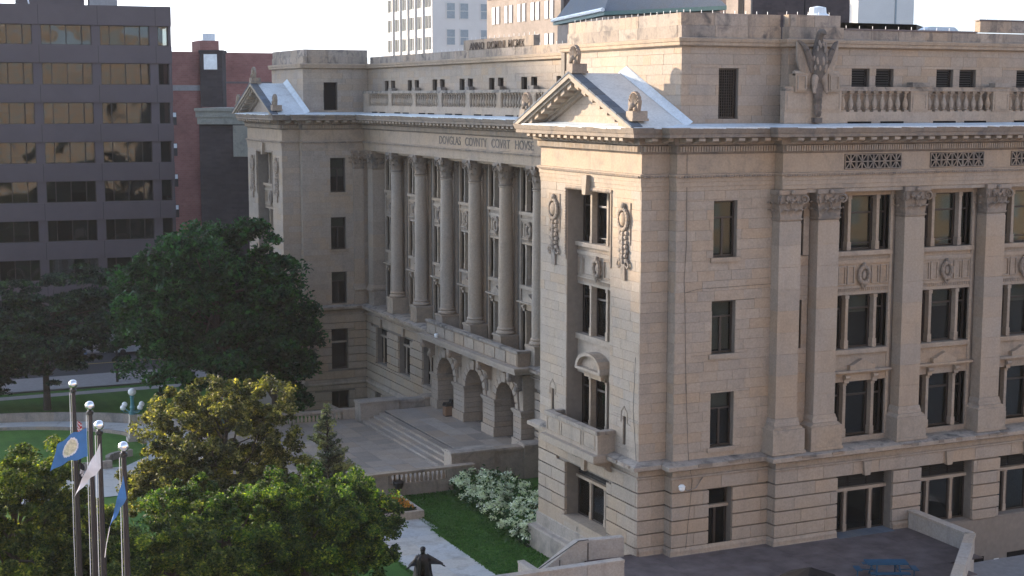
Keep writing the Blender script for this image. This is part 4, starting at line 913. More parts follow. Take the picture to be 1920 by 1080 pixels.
ft = MB()
for i in range(26):
    z = .9 + random.random() * 1.6; a = random.uniform(-1.2, 1.2); rr = .42 - .1 * abs(z - 1.5); ft.ball((rr * math.sin(a), -.28 - rr * math.cos(a) * .95, z), .09, 6, sc=(.8, .5, 1.5))
ft.build('breast_feathers', 'carved', eagle, kind='stuff')
for s_ in (-1, 1):
    wg = MB(); wg.path([(s_ * .30, -.2, 1.05), (s_ * .50, -.3, 1.6), (s_ * .74, -.34, 2.1), (s_ * .98, -.26, 2.42), (s_ * 1.16, -.16, 2.52)], [.17, .19, .15, .10, .04], 8)
    wg.build('wing', 'sooty', eagle, smooth=True)
    for i in range(11):
        t = i / 10; top = Vector((s_ * (.40 + .74 * t), -.26 + .08 * t, 1.42 + 1.06 * t)); bot = Vector((s_ * (.44 + .66 * t ** .8), -.14, .30 + 1.15 * t ** 1.3)); d = (bot - top); w_ = .075
        f = MB(); f.add([tuple(top + Vector((-w_, -.04, 0))), tuple(top + Vector((w_, -.01, 0))), tuple(top + d * .85 + Vector((w_, -.03, 0))), tuple(bot), tuple(top + d * .85 + Vector((-w_, -.06, 0))), tuple(top + Vector((-w_, .06, 0))), tuple(top + Vector((w_, .06, 0))), tuple(top + d * .85 + Vector((w_, .05, 0))), tuple(bot + Vector((0, .06, 0))), tuple(top + d * .85 + Vector((-w_, .05, 0)))],
            [(0, 4, 3, 2, 1), (5, 6, 7, 8, 9), (0, 1, 6, 5), (1, 2, 7, 6), (2, 3, 8, 7), (3, 4, 9, 8), (4, 0, 5, 9)]); f.build('feather', 'trim', eagle)
    bl = MB(); bl.box(s_ * .62, -.30, .12, s_ * 1.28, .3, .98); frame_rect(bl, min(s_ * .70, s_ * 1.2), max(s_ * .70, s_ * 1.2), .2, .9, .06, .35); bl.tube((s_ * .62, -.1, 1.0), (s_ * 1.28, -.1, 1.0), .13, n=8)
    bl.build('scroll_block', 'trim', eagle)
    skinned('leg', [(s_ * .18, -.30, .95), (s_ * .30, -.42, .55), (s_ * .34, -.44, .2), (s_ * .36, -.56, .03)], [(0, 1), (1, 2), (2, 3)], [.22, .17, .11, .07], 'carved', eagle, sub=1)
tl = MB()
for i in range(7):
    z = .7 - i * .26; w_ = .26 - .018 * i
    for q in (-1, 0, 1): tl.ball((q * w_ * .55, -.34, z), .17, 6, sc=(.8, .5, 1.3))
tl.box(-.22, -.40, -1.35, .22, -.08, -1.1); tl.build('tail', 'sooty', eagle)

# --- portal of three arches
def arch_portal():
    XP = 6.2; zsp, zb = 1.45, -1.0
    rad = 1.62
    bounds = [26.0] + [31.275, 36.525] + [41.8]
    m = MB()
    def spand(b):     # wall above springing with round opening, thickness XP..XG
        n = 16; y0, y1 = b - 2.62, b + 2.62
        for i in range(n):
            a0, a1 = math.pi * i / n, math.pi * (i + 1) / n
            p0 = (b + rad * math.cos(a0), zsp + rad * math.sin(a0)); p1 = (b + rad * math.cos(a1), zsp + rad * math.sin(a1))
            m.prism([p0, (p0[0], 3.9), (p1[0], 3.9), p1], 'x', XP, XG + .3)
        m.box(XP, y0, zsp, XG + .3, b - rad, 3.9); m.box(XP, b + rad, zsp, XG + .3, y1, 3.9)
    for b in PORT[0]: spand(b)
    m.build('portal_wall', 'trim', CH)
    # voussoirs
    for b in PORT[0]:
        n = 11
        for i in range(n):
            a0, a1 = math.pi * i / n + .02, math.pi * (i + 1) / n - .02; r0, r1 = rad - .01, rad + (.46 if i != n // 2 else .62)
            pts = [(b + r0 * math.cos(a0), zsp + r0 * math.sin(a0)), (b + r1 * math.cos(a0), zsp + r1 * math.sin(a0)), (b + r1 * math.cos(a1), zsp + r1 * math.sin(a1)), (b + r0 * math.cos(a1), zsp + r0 * math.sin(a1))]
            MB().prism(pts, 'x', XP - (.1 if i != n // 2 else .22), XP + .06).build('voussoir', 'stone', CH)
    # piers of stacked stones, with base and impost moulding
    for j, y in enumerate([26.65, 31.275, 36.525, 41.15]):
        hw = .98 if j in (1, 2) else .62
        zz = [zb, -.35, .01, .37, .73, 1.09, zsp]
        for i in range(6):
            ex = .10 if i == 0 else 0
            MB().box(XP - .14 - ex, y - hw - ex * .6, zz[i] + .012, XG + .4, y + hw + ex * .6, zz[i + 1] - .012).build('pier_stone', 'stone', CH)
        MB().box(XP - .05, y - hw + .04, zb, XG + .3, y + hw - .04, zsp).build('pier_core', 'core', CH)
        mm = MB(); mm.box(XP - .26, y - hw - .14, zsp - .02, XG + .4, y + hw + .14, zsp + .12); mm.box(XP - .2, y - hw - .08, zsp - .14, XG + .4, y + hw + .08, zsp - .02); mm.build('impost', 'trim', CH)
    for j, y in enumerate([26.35, 31.275, 36.525, 41.6]):
        br = MB(); br.prism([(-1.0, 4.1), (.0, 4.1), (.0, 2.9), (-.2, 2.85), (-.34, 3.05), (-.4, 3.4), (-.8, 3.6), (-1.0, 3.9)], 'y', -.2, .2); br.ball((-.85, 0, 3.75), .26, 8); br.ball((-.3, 0, 3.0), .24, 8); br.tube((-.28, 0, 2.9), (-.2, 0, 2.0), .12, .05, 6)
        ob('bracket', br.mesh('bracket', 'carved'), CH, (XP, y, 0))
    m = MB(); m.box(5.30, 25.4, 4.1, XG, 42.4, 4.32); m.box(5.22, 25.3, 4.32, XG + .2, 42.5, 4.52); m.build('balcony_slab', 'trim', CH)
    m = MB(); m.box(5.75, 25.9, 4.52, 6.0, 41.9, 5.4); m.box(6.0, 25.9, 4.52, 6.62, 26.15, 5.4); m.box(6.0, 41.65, 4.52, 6.62, 41.9, 5.4); m.build('balcony_parapet', 'dirty', CH)
    for i in range(9):
        y = 26.0 + i * 1.76; MB().box(5.70, y, 4.6, 5.75, y + 1.6, 5.3).build('parapet_panel', 'trim', CH)
    m = MB(); m.box(5.66, 25.8, 5.4, 6.1, 42.0, 5.56); m.box(6.1, 25.8, 5.4, 6.62, 26.25, 5.56); m.build('balcony_coping', 'ledge', CH)
    # porch inside: side walls with panels, dark doors
    m = MB(); m.box(9.2, 25, -1, 9.3, 43, 3.9); m.build('porch_back_wall', 'frame', CH)
    for b in PORT[0]:
        m = MB(); m.box(9.1, b - 1.05, -1, 9.2, b + 1.05, 2.2); m.build('entrance_door', 'frame', CH)
    for b, hw in ((31.275, .92), (36.525, .92), (26.3, .6), (41.5, .6)):
        MB().box(XG + .3, b - hw, -1, 9.2, b + hw, 3.5).build('porch_wall', 'trim', CH)
        MB().box(XG + .25, b - hw - .05, 1.40, 9.2, b + hw + .05, 1.58).build('impost', 'trim', CH)
        MB().box(XG + .3, b - hw - .04, -1, 9.2, b + hw + .04, -.4).build('wall_base', 'trim', CH)
        for s_ in (-1, 1):
            q0, q1 = sorted((b + s_ * hw, b + s_ * (hw + .06)))
            for (z0, z1) in ((-.2, 1.2), (1.8, 2.6)):
                p = MB(); p.box(7.5, q0, z0, 8.8, q1, z0 + .07); p.box(7.5, q0, z1 - .07, 8.8, q1, z1); p.box(7.5, q0, z0 + .07, 7.57, q1, z1 - .07); p.box(8.73, q0, z0 + .07, 8.8, q1, z1 - .07); p.build('panel_frame', 'dirty', CH)
    m = MB(); m.box(XG + .2, 25, 3.5, 9.3, 43, 3.7); m.build('porch_ceiling', 'trim', CH)
arch_portal()
# roof lantern with green gutter
sk_ = MB(); c0, c1, c2 = Vector((19.2, 39.6, 28.25)), Vector((22.9, 55.6, 28.25)), Vector((27.0, 21.8, 28.25)); c2 = c0 + (c2 - c0) * .56; c3 = c1 + (c2 - c0)
ap = (c0 + c3) / 2 + Vector((0, 0, 7.2))
sk_.add([tuple(c0), tuple(c1), tuple(c3), tuple(c2), tuple(ap)], [(0, 1, 4), (1, 2, 4), (2, 3, 4), (3, 0, 4)]); sk_.build('lantern_roof', 'slate', CH)
gt = MB(); cc = [c0, c1, c3, c2]; ctr = (c0 + c3) / 2
ins = [ctr + (p - ctr) * .94 for p in cc]
for i in range(4):
    a, b_ = cc[i], cc[(i + 1) % 4]; gt.add([tuple(a), tuple(b_), (b_.x, b_.y, b_.z - .28), (a.x, a.y, a.z - .28)], [(0, 1, 2, 3)], 0)
gt.build('lantern_gutter', 'greenmetal', CH)
gw = MB()
for i in range(4):
    a, b_ = ins[i], ins[(i + 1) % 4]; gw.add([(a.x, a.y, 24.5), (b_.x, b_.y, 24.5), (b_.x, b_.y, 27.9), (a.x, a.y, 27.9)], [(0, 1, 2, 3)])
gw.build('lantern_wall', 'tanb', CH)
m = MB()
for i in range(4): m.add([tuple(cc[i]), tuple(cc[(i + 1) % 4]), tuple(ins[(i + 1) % 4] - Vector((0, 0, .3))), tuple(ins[i] - Vector((0, 0, .3)))], [(0, 1, 2, 3)])
m.build('lantern_soffit', 'greenmetal', CH)
d_ = Vector((c1 - c0)).normalized(); m = MB(); m.tube(tuple(c0 + Vector((-.1, 0, .12))), tuple(c1 + Vector((-.1, 0, .12))), .16, n=6); m.build('lantern_fascia', 'whitem', CH)
# wall cables down the south front
cb = MB(); cb.path([(2.0, -.72, 20), (2.05, -.72, 15), (1.95, -.72, 13.2), (2.0, -.71, 12.7), (2.7, -.71, 12.85), (6.9, -.71, 12.9)], .010, 4); cb.path([(2.0, -.72, 12.7), (2.15, -.72, 8), (2.3, -.80, 4.6), (2.5, -.85, 3.6), (2.2, -.83, .3)], .010, 4); cb.path([(-.02, .35, 9.6), (-.03, .5, 7), (-.03, .15, 4.6)], .010, 4)
cb.build('wall_cable', 'black', CH)
cl = MB(); cl.box(6.99, -1.37, 12.75, END, -1.345, 12.78)

# ------------------------------------------------------------------ entrance plaza, steps, cheek walls, balustrades
PZ = -1.75
plz = MB().box(-12, 24.0, -3.6, .35, 43.2, PZ - .03); pl = plz.build('plaza', 'base', kind='structure')
k_ = 0
for i in range(10):
    for j in range(13):
        x0, y0 = -12 + i * 1.235, 24.1 + j * 1.47
        if k_ < 300: MB().box(x0 + .01, y0 + .01, PZ - .04, x0 + 1.225, y0 + 1.46, PZ + random.uniform(-.004, .004)).build('paving_slab', 'paving', pl); k_ += 1
st = thing('entrance_steps', 'broad stone entrance steps and landing before the three arches', 'steps', (2.3, 34, -1))
for i in range(5):
    n = 5; zt = -1 - .15 * i; x0 = 2.3 - .42 * i
    for j in range(n): MB().box(x0 - 2.3, 25.9 + j * 3.15 + .006 - 34, zt - 1 + .02 + .0, (x0 - .42 - .02) - 2.3 if i < 4 else x0 - .2 - 2.3, 25.9 + (j + 1) * 3.15 - .006 - 34, zt + 1 - .16 + .0).build('step', 'paving', st)
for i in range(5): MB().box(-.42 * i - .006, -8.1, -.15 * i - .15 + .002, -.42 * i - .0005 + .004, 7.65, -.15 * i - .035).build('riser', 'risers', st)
for i in range(4):
    for j in range(8): MB().box(2.32 + i * 1.15 + .006 - 2.3, 25.9 + j * 1.97 + .006 - 34, -.12, 2.32 + (i + 1) * 1.15 - .006 - 2.3, 25.9 + (j + 1) * 1.97 - .006 - 34, random.uniform(-.003, .003)).build('landing_slab', 'paving', st)
MB().box(0, -8.1, -2.6, 6.9, 7.7, -.13).build('step_base', 'base', st)
MB().box(-2.0, -8.1, -2.6, 0, 7.7, -.78).build('step_base', 'base', st)
def cheek(label, y0, y1, xs_, zl):
    t = thing('cheek_wall', label, 'wall', (.6, y0, PZ), group=None)
    for (x0, x1, zt, ex) in xs_:
        MB().box(x0 - .6, 0 - ex, -1.9, x1 - .6, y1 - y0 + ex, zt - PZ - .22).build('wall_block', 'base', t)
        m = MB(); m.box(x0 - .68, -.08 - ex, zt - PZ - .22, x1 - .52, y1 - y0 + .08 + ex, zt - PZ - .08); m.prism([(-.02 - ex, zt - PZ - .08), (y1 - y0 + .02 + ex, zt - PZ - .08), (y1 - y0 - .1, zt - PZ), (.1, zt - PZ)], 'x', x0 - .62, x1 - .58); m.build('coping', 'base', t)
    return t
cheek('near stone side wall of the entrance steps above the hydrangea bed', 24.6, 25.6, [(.5, 3.5, -.25, .12), (3.52, 5.6, -.42, -.1), (5.62, 7.0, -.25, .05)], 0)
cheek('far stone side wall of the entrance steps under the leftmost arch', 42.0, 43.0, [(.5, 3.5, -.25, .12), (3.52, 5.6, -.42, -.1), (5.62, 7.0, -.25, .05)], 0)
balp = MB(); balp.lathe([(.06, 0), (.11, .04), (.13, .16), (.11, .3), (.06, .42), (.055, .48), (.09, .52), (.09, .55)], n=8); balp.box(-.11, -.11, -.05, .11, .11, .0); balp.box(-.1, -.1, .55, .1, .1, .6); balpm = balp.mesh('baluster', 'trim', True)
def lowbal(label, yb, x0, x1, sec, ztop):
    t = thing('stone_balustrade', label, 'balustrade', (x0, yb, ztop))
    MB().box(0, -.2, -1.9, x1 - x0, .2, -.78).build('balustrade_base', 'base', t)
    MB().box(-.1, -.27, -.15, x1 - x0 + .1, .27, 0).build('rail', 'base', t)
    prev = 0
    for (a, b_) in sec + [(x1 - x0, x1 - x0)]:
        if a > prev: MB().box(prev, -.2, -.78, a, .2, -.15).build('balustrade_pier', 'base', t)
        n = int((b_ - a) / .29)
        for i in range(n): ob('baluster', balpm, t, (a + (b_ - a) * (i + .5) / n, 0, -.75))
        prev = b_
lowbal('stone balustrade on the near edge of the plaza above the lawn', 23.75, -6.2, 1.6, [(2.2, 6.0)], -.92)
lowbal('stone balustrade on the far edge of the plaza by the basement lawn', 43.4, -8.0, 1.4, [(2.6, 7.6)], -1.0)
# basement area retaining slope at the far court corner
m = MB(); m.prism([(-1.0, -5.5), (7.2, -5.5), (7.2, -4.7), (3.9, -4.3), (3.5, -4.3), (-1, -4.5)], 'y', 44.3, 44.6)
rw = thing('areaway_wall', 'sloping stone retaining wall beside the dark basement windows of the far block', 'wall', (3.0, 58.0, -5.5))
MB().add([(0, 0, 1.9), (.25, 0, 1.9), (3.4, -9, .7), (3.15, -9, .7), (0, 0, -.5), (.25, 0, -.5), (3.4, -9, -.5), (3.15, -9, -.5)], [(0, 1, 2, 3), (0, 4, 5, 1), (3, 2, 6, 7), (0, 3, 7, 4), (1, 5, 6, 2)]).build('retaining_wall', 'base', rw)
# litter bins by the first arch
def bin_(x, y, z, label, m1, s=1.0):
    t = thing('litter_bin', label, 'litter bin', (x, y, z)); MB().box(-.26 * s, -.26 * s, 0, .26 * s, .26 * s, .08).build('base', 'black', t)
    for i in range(5):
        for sx in (-1, 1):
            MB().box(-.25 * s + i * .1 * s, sx * .25 * s, .08, -.25 * s + i * .1 * s + .085 * s, sx * .28 * s, .75 * s).build('slat', m1, t); MB().box(sx * .25 * s, -.25 * s + i * .1 * s, .08, sx * .28 * s, -.25 * s + i * .1 * s + .085 * s, .75 * s).build('slat', m1, t)
    MB().prism([(-.29 * s, .75 * s), (.29 * s, .75 * s), (.2 * s, .98 * s), (-.2 * s, .98 * s)], 'y', -.29 * s, .29 * s).build('lid', 'black', t)
bin_(5.75, 37.9, -1, 'brown slatted litter bin with black lid at the foot of the arch pier', 'wood'); bin_(6.9, 39.6, -1, 'small dark bin in the shade inside the leftmost arch', 'black', .85)
t = thing('folding_sign', 'small folded yellow warning sign leaning in the nearest arch', 'sign', (7.6, 27.75, -1)); MB().prism([(-.2, 0), (.2, 0), (.1, .65), (-.1, .65)], 'x', -.02, .02).build('board', 'yellow', t); MB().prism([(-.2, 0), (.2, 0), (.1, .65), (-.1, .65)], 'x', .1, .13).build('board', 'yellow', t)

# ------------------------------------------------------------------ south terrace
tz = -.02
tr = MB(); tr.prism([(-9.8, -2.75), (-2.6, -2.75), (-2.6, .45), (15.2, .45), (15.35, -6.1), (9.7, -11.2), (3.6, -16.7), (-9.8, -16.7)], 'z', -.5, -.05); tb = tr.build('terrace', 'deckedge', kind='structure')
for i in range(12):
    for j in range(9):
        x0, y0 = -9.6 + i * 2.05, -16.6 + j * 1.9; x1, y1 = x0 + 2.05, min(y0 + 1.9, .2)
        if x0 > 9.7 and y0 < -11.2 + (x0 - 9.7) * .9: continue
        if y0 > -3.1 and x0 < -2.6: continue
        if x1 > 15.2: continue
        MB().box(x0 + .012, y0 + .012, -.055, x1 - .012, y1 - .012, -.015 + random.uniform(-.002, .002)).build('deck_slab', 'deck', tb)
m = MB(); m.prism([(-9.8, -2.75), (15.2, -2.75), (15.3, -6.0), (3.6, -16.6), (-9.8, -16.6)], 'z', -3, -.5)
thr = thing('door_threshold', 'dark slate threshold slabs before the terrace doors', 'threshold', (12.35, -1.4, -.01))
for i in range(5): MB().box(-1.7 + i * .68 + .01, -.35, -.01, -1.7 + (i + 1) * .68 - .01, .75, .012).build('slab', 'slate', thr)
def parapet_wall(name, label, pts, ztop, th, zbot, mat='concrete', ncap=1.8, face_h=None):
    t = thing(name, label, 'parapet wall', (pts[0][0], pts[0][1], zbot)); o = Vector((pts[0][0], pts[0][1], zbot))
    for i in range(len(pts) - 1):
        a, b_ = Vector(pts[i][:2]), Vector(pts[i + 1][:2]); d = (b_ - a).normalized(); n = Vector((-d.y, d.x)) * th / 2
        za, zb_ = pts[i][2], pts[i + 1][2]; L = (b_ - a).length; k = max(1, round(L / ncap))
        for j in range(k):
            p = a + (b_ - a) * ((j + .004) / k); q = a + (b_ - a) * ((j + .996) / k); zp = za + (zb_ - za) * j / k; zq = za + (zb_ - za) * (j + 1) / k
            for (e, z0p, z0q, z1p, z1q, nm, mt) in ((1.0, zbot, zbot, zp - .12, zq - .12, 'wall_panel', mat), (1.22, zp - .12, zq - .12, zp, zq, 'coping', mat)):
                vs = [(*(p - n * e), z0p), (*(q - n * e), z0q), (*(q + n * e), z0q), (*(p + n * e), z0p), (*(p - n * e), z1p), (*(q - n * e), z1q), (*(q + n * e), z1q), (*(p + n * e), z1p)]
                MB().add([tuple(Vector(v) - o) for v in vs], [(0, 3, 2, 1), (4, 5, 6, 7), (0, 1, 5, 4), (1, 2, 6, 5), (2, 3, 7, 6), (3, 0, 4, 7)]).build(nm, mt, t)
    return t
parapet_wall('terrace_parapet', 'pale concrete parapet closing the right end of the dark terrace', [(15.25, -1.55, .9), (15.1, -6.05, .9), (9.9, -11.0, .9), (4, -16.6, .9)], .9, .42, -3)
w1 = parapet_wall('stair_parapet', 'cream parapet sloping down beside the terrace stairs, next to the building', [(-.55, .45, .92), (-2.9, .75, .92), (-5.5, .55, -.55), (-7.2, .45, -1.6)], .9, .34, -2.7)
parapet_wall('stair_parapet', 'long level cream parapet on the near side of the terrace stairs', [(-2.3, -2.7, .92), (-9.9, -2.7, .92)], .9, .36, -2.7)
parapet_wall('stair_parapet', 'short low parapet across the foot of the terrace stairs', [(-3.55, 5.6, -1.35), (-3.55, 3.2, -1.35), (-3.6, .9, -1.35)], -1.2, .3, -2.7)
stt = thing('terrace_stairs', 'concrete stairs descending from the dark terrace between two cream parapets', 'stairs', (-2.7, -1, 0))
for i in range(13): MB().box(-.32 * (i + 1), -1.5, -2.6, -.32 * i - .006, 1.35, -.19 * (i + 1)).build('step', 'concrete', stt)
hr = thing('handrail', 'thin dark handrail posts along the terrace stairs', 'handrail', (-2.7, .5, 0))
for x, z in ((.3, 0), (-1.2, -.8), (-2.6, -1.5)): MB().tube((x, 0, z - .1), (x, 0, z + .95), .025, n=6).build('post', 'black', hr)
MB().path([(.3, 0, .95), (-.2, 0, .95), (-3.0, 0, -.5)], .022, 6).build('rail', 'black', hr)
# lower level beyond the parapet: garage openings, sign, white van roof
lo = MB().box(15.45, -40, -3.1, 60, -1.35, -3.02); lo.build('driveway', 'asphalt', kind='structure')
for (a, b_) in ((19.0, 20.3), (21.9, 24.5)):
    MB().box(a, -1.385, -3.0, b_, -1.36, -2.25 + .0).build('garage_opening', 'dark', CH)
t = thing('wall_sign', 'small white notice with black mark on the lower wall at right', 'sign', (21.15, -1.38, -2.9)); MB().box(-.16, -.03, 0, .16, 0, .42).build('plate', 'whitem', t); MB().box(-.08, -.035, .1, .08, -.031, .3).build('symbol', 'black', t)

# picnic table
def picnic(x, y, rz):
    t = thing('picnic_table', 'blue picnic table with fixed benches on the dark terrace', 'picnic table', (x, y, 0), rz)
    for i in range(5): MB().box(-.95, -.38 + i * .155, .72, .95, -.385 + (i + 1) * .155 - .01, .77).build('table_board', 'blue', t)
    for s_ in (-1, 1):
        MB().box(-.9, s_ * .78 - .14, .43, .9, s_ * .78 + .14, .47).build('bench', 'blue', t)
        MB().box(s_ * 1.3 - .14, -.35, .43, s_ * 1.3 + .14, .35, .47).build('bench', 'blue', t)
        l = MB(); l.path([(s_ * .6, -.7, 0), (s_ * .5, -.3, .72)], .035, 6); l.path([(s_ * .6, .7, 0), (s_ * .5, .3, .72)], .035, 6); l.tube((s_ * .57, -.8, .4), (s_ * .57, .8, .4), .03, n=6); l.path([(s_ * .5, 0, .4), (s_ * 1.3, 0, .4), (s_ * 1.3, 0, 0)], .03, 6); l.build('leg', 'blue', t)
picnic(8.7, -7.7, R(-24))
t = thing('parasol', 'dark closed-top parasol canopy standing on the terrace at the bottom edge', 'parasol', (1.75, -11.4, 0))
m = MB(); n = 8; ring = [(1.25 * math.cos(2 * math.pi * i / n), 1.25 * math.sin(2 * math.pi * i / n), 2.02) for i in range(n)]; rin2 = [(p[0], p[1], 1.8) for p in ring]
m.add([(0, 0, 2.5)] + ring, [(0, i + 1, (i + 1) % n + 1) for i in range(n)]); m.add(ring + rin2, [(i, (i + 1) % n, n + (i + 1) % n, n + i) for i in range(n)]); m.build('canopy', 'canopy', t)
MB().tube((0, 0, 0), (0, 0, 2.5), .03).build('pole', 'black', t); MB().lathe([(.3, 0), (.3, .06), (.06, .12)], n=12).build('base', 'black', t)
# security cameras
def dome(x, y, z, arm, label, parent=None):
    t = thing('security_camera', label, 'camera', (x, y, z)); MB().ball((0, 0, 0), .15, 12).build('dome', 'whitem', t, smooth=True); MB().lathe([(.15, .04), (.17, .1), (.1, .18)], n=10).build('housing', 'whitem', t); MB().path([(0, 0, .1)] + arm, .03, 6).build('arm', 'core', t)
dome(1.62, -1.35, 3.45, [(.3, .0, -.15), (.9, .2, -.12), (1.5, .55, .28)], 'white dome camera on a curved arm near the corner of the south front')
dome(5.35, 39.0, 4.72, [(.2, 0, .1)], 'white camera on the balcony ledge above the arches'); dome(3.2, 15.0, 3.3, [(1.0, 0, .15), (3.3, 0, .1)], 'white camera beside the recessed wall next to the near block')

# ------------------------------------------------------------------ vegetation
def fast_mesh(name, verts, quads, mat, extra=None):
    me = bpy.data.meshes.new(name); nv = len(verts); nf = len(quads)
    me.vertices.add(nv); me.vertices.foreach_set('co', verts.astype(np.float32).ravel()); me.loops.add(nf * 4); me.loops.foreach_set('vertex_index', quads.astype(np.int32).ravel())
    me.polygons.add(nf); me.polygons.foreach_set('loop_start', np.arange(0, nf * 4, 4, dtype=np.int32)); me.polygons.foreach_set('loop_total', np.full(nf, 4, dtype=np.int32))
    me.materials.append(M[mat]); me.update(calc_edges=True); return me
def leaves(centers, size, aspect=1.6, up=.35):
    n = len(centers); d = rng.normal(size=(n, 3)); d /= np.linalg.norm(d, axis=1)[:, None]
    nn = rng.normal(size=(n, 3)); nn[:, 2] = np.abs(nn[:, 2]) + up; nn /= np.linalg.norm(nn, axis=1)[:, None]
    s = np.cross(d, nn); s /= np.linalg.norm(s, axis=1)[:, None] + 1e-9; t = np.cross(nn, s)
    sz = size * rng.uniform(.6, 1.35, (n, 1)); a = t * sz * aspect / 2; b = s * sz / 2
    v = np.stack([centers - a, centers - b * .9 + nn * sz * .08, centers + a, centers + b * .9 + nn * sz * .08], 1).reshape(-1, 3)
    return v, np.arange(4 * n).reshape(n, 4)
def crown_points(c, rad, nclump, per, cr, flat=.6, bottom=-.75, shell=.75, lobes=9, lr=.46):
    """leaf clumps over several overlapping lobes inside the crown, so the outline is uneven"""
    c = np.array(c, float); rad = np.array(rad, float); L = [(c, .74)]
    for i in range(lobes):
        a = 2 * math.pi * (i + rng.uniform(-.3, .3)) / lobes; zz = rng.uniform(bottom * .75, .62); rr = math.sqrt(max(.05, 1 - zz * zz)) * rng.uniform(.58, .80)
        L.append((c + rad * np.array([rr * math.cos(a), rr * math.sin(a), zz]), lr * rng.uniform(.75, 1.2)))
    L.append((c + rad * np.array([rng.uniform(-.2, .2), rng.uniform(-.2, .2), .62]), lr * .9))
    wts = np.array([l[1] ** 2 for l in L]); wts /= wts.sum(); pts = []; cc = []
    for _ in range(nclump):
        lc, ls = L[rng.choice(len(L), p=wts)]; d = rng.normal(size=3); d /= np.linalg.norm(d)
        if d[2] < bottom: d[2] *= -.6
        f_ = rng.uniform(.78, 1.10) if rng.random() > .15 else rng.uniform(.4, .8)
        q = lc + d * rad * ls * f_; cc.append(q)
        k = int(per * rng.uniform(.4, 1.5)); sc = cr * rng.uniform(.5, 1.25)
        g_ = rng.normal(size=(k, 3)); g_ /= np.linalg.norm(g_, axis=1)[:, None]; g_ *= (rng.random((k, 1)) ** .5) * sc; g_[:, 2] *= flat
        g_[:, 2] += .2 * sc * (1 - (g_[:, 0] ** 2 + g_[:, 1] ** 2) / sc ** 2); pts.append(q + g_)
    return np.concatenate(pts), np.array(cc)
def limbs(t, base, top, ends, r0, mat='bark', nm='limb'):
    m = MB(); base = Vector(base); top = Vector(top); n = 6; pts = []
    for i in range(n + 1):
        p = base.lerp(top, i / n) + Vector((random.uniform(-.12, .12), random.uniform(-.12, .12), 0)) * (i > 0); pts.append(p)
    m.path([tuple(p) for p in pts], [r0 * (1 - .8 * i / n) for i in range(n + 1)], 9); m.build('trunk', mat, t)
    m = MB()
    for e in ends:
        s_ = pts[random.randint(2, n - 1)]; e = Vector(e); mid = s_.lerp(e, .5) + Vector((random.uniform(-.3, .3), random.uniform(-.3, .3), random.uniform(.1, .5)))
        m.path([tuple(s_), tuple(mid), tuple(s_.lerp(e, .92))], [r0 * .28, r0 * .16, r0 * .05], 5)
    m.build('limbs', mat, t)
def tree(name, label, base, cz, rad, mat, leaf, ncl, per, cr, r0=.25, lean=(0, 0), **kw):
    base = Vector(base); t = thing(name, label, 'tree', base)
    c = (lean[0], lean[1], cz - base.z); pts, cc = crown_points(c, rad, ncl, per, cr, **kw)
    v, q = leaves(pts, leaf); ob('crown', fast_mesh('crown', v, q, mat), t)
    sel = cc[rng.permutation(len(cc))[:36]]; limbs(t, (0, 0, -.2), (c[0], c[1], c[2] + rad[2] * .45), [tuple(p) for p in sel], r0)
    return t
def conifer(name, label, base, h, rad, mat, tuft=.35, layers=12, nb=11, start=.15, r0=.22, droop=.12, dens=1.0, cls=.13):
    base = Vector(base); t = thing(name, label, 'tree', base); br = MB(); P = []
    for L in range(layers):
        f_ = L / (layers - 1); z = h * (start + (1 - start) * f_ * .97); R_ = rad * (1 - f_) ** .75 * random.uniform(.75, 1.12) + .12
        for i in range(max(4, int(nb * (1 - f_ * .5)))):
            a = random.uniform(0, 2 * math.pi); rr = R_ * random.uniform(.6, 1.1); e = Vector((rr * math.cos(a), rr * math.sin(a), z + rr * .22 - droop * rr))
            br.path([(0, 0, z - .1), tuple(Vector((0, 0, z)).lerp(e, .5) - Vector((0, 0, .06 * rr))), tuple(e)], [.05, .035, .012], 4)
            n = int(dens * rr * 46 / (tuft * 3)); s = rng.random(n) ** .6; side = rng.normal(size=n) * (cls + .20 * rr * (1.05 - s)) * .6
            px = s * e.x - math.sin(a) * side; py = s * e.y + math.cos(a) * side; pz = z + (e.z - z) * s + rng.normal(size=n) * .07 + .05
            P.append(np.stack([px, py, pz], 1))
    P = np.concatenate(P); v, q = leaves(P, tuft * .42, 2.3, .6); ob('crown', fast_mesh('crown', v, q, mat), t); br.build('branches', 'bark', t)
    MB().path([(0, 0, -.2), (.03, 0, h * .5), (0, .03, h * .98)], [r0, r0 * .6, .02], 9).build('trunk', 'bark', t)
    return t
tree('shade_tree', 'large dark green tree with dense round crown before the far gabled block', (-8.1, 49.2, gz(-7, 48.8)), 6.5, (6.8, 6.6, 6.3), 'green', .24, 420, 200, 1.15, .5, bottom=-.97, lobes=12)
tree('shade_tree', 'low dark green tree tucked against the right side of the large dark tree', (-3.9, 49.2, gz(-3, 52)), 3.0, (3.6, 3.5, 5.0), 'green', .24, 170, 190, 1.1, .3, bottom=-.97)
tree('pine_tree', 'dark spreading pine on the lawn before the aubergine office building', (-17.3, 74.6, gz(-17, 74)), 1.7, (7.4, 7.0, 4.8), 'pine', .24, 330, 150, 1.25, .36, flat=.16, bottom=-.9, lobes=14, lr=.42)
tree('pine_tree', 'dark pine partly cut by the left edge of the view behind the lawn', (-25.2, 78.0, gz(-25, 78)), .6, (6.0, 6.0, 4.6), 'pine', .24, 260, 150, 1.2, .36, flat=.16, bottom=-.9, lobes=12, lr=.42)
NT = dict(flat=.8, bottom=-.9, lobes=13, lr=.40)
tree('shade_tree', 'gold and olive leaved tree in low sun left of the plaza', (-16.7, 13.1, -2.5), 3.8, (4.3, 4.2, 4.0), 'olive', .115, 430, 190, .44, .26, **NT)
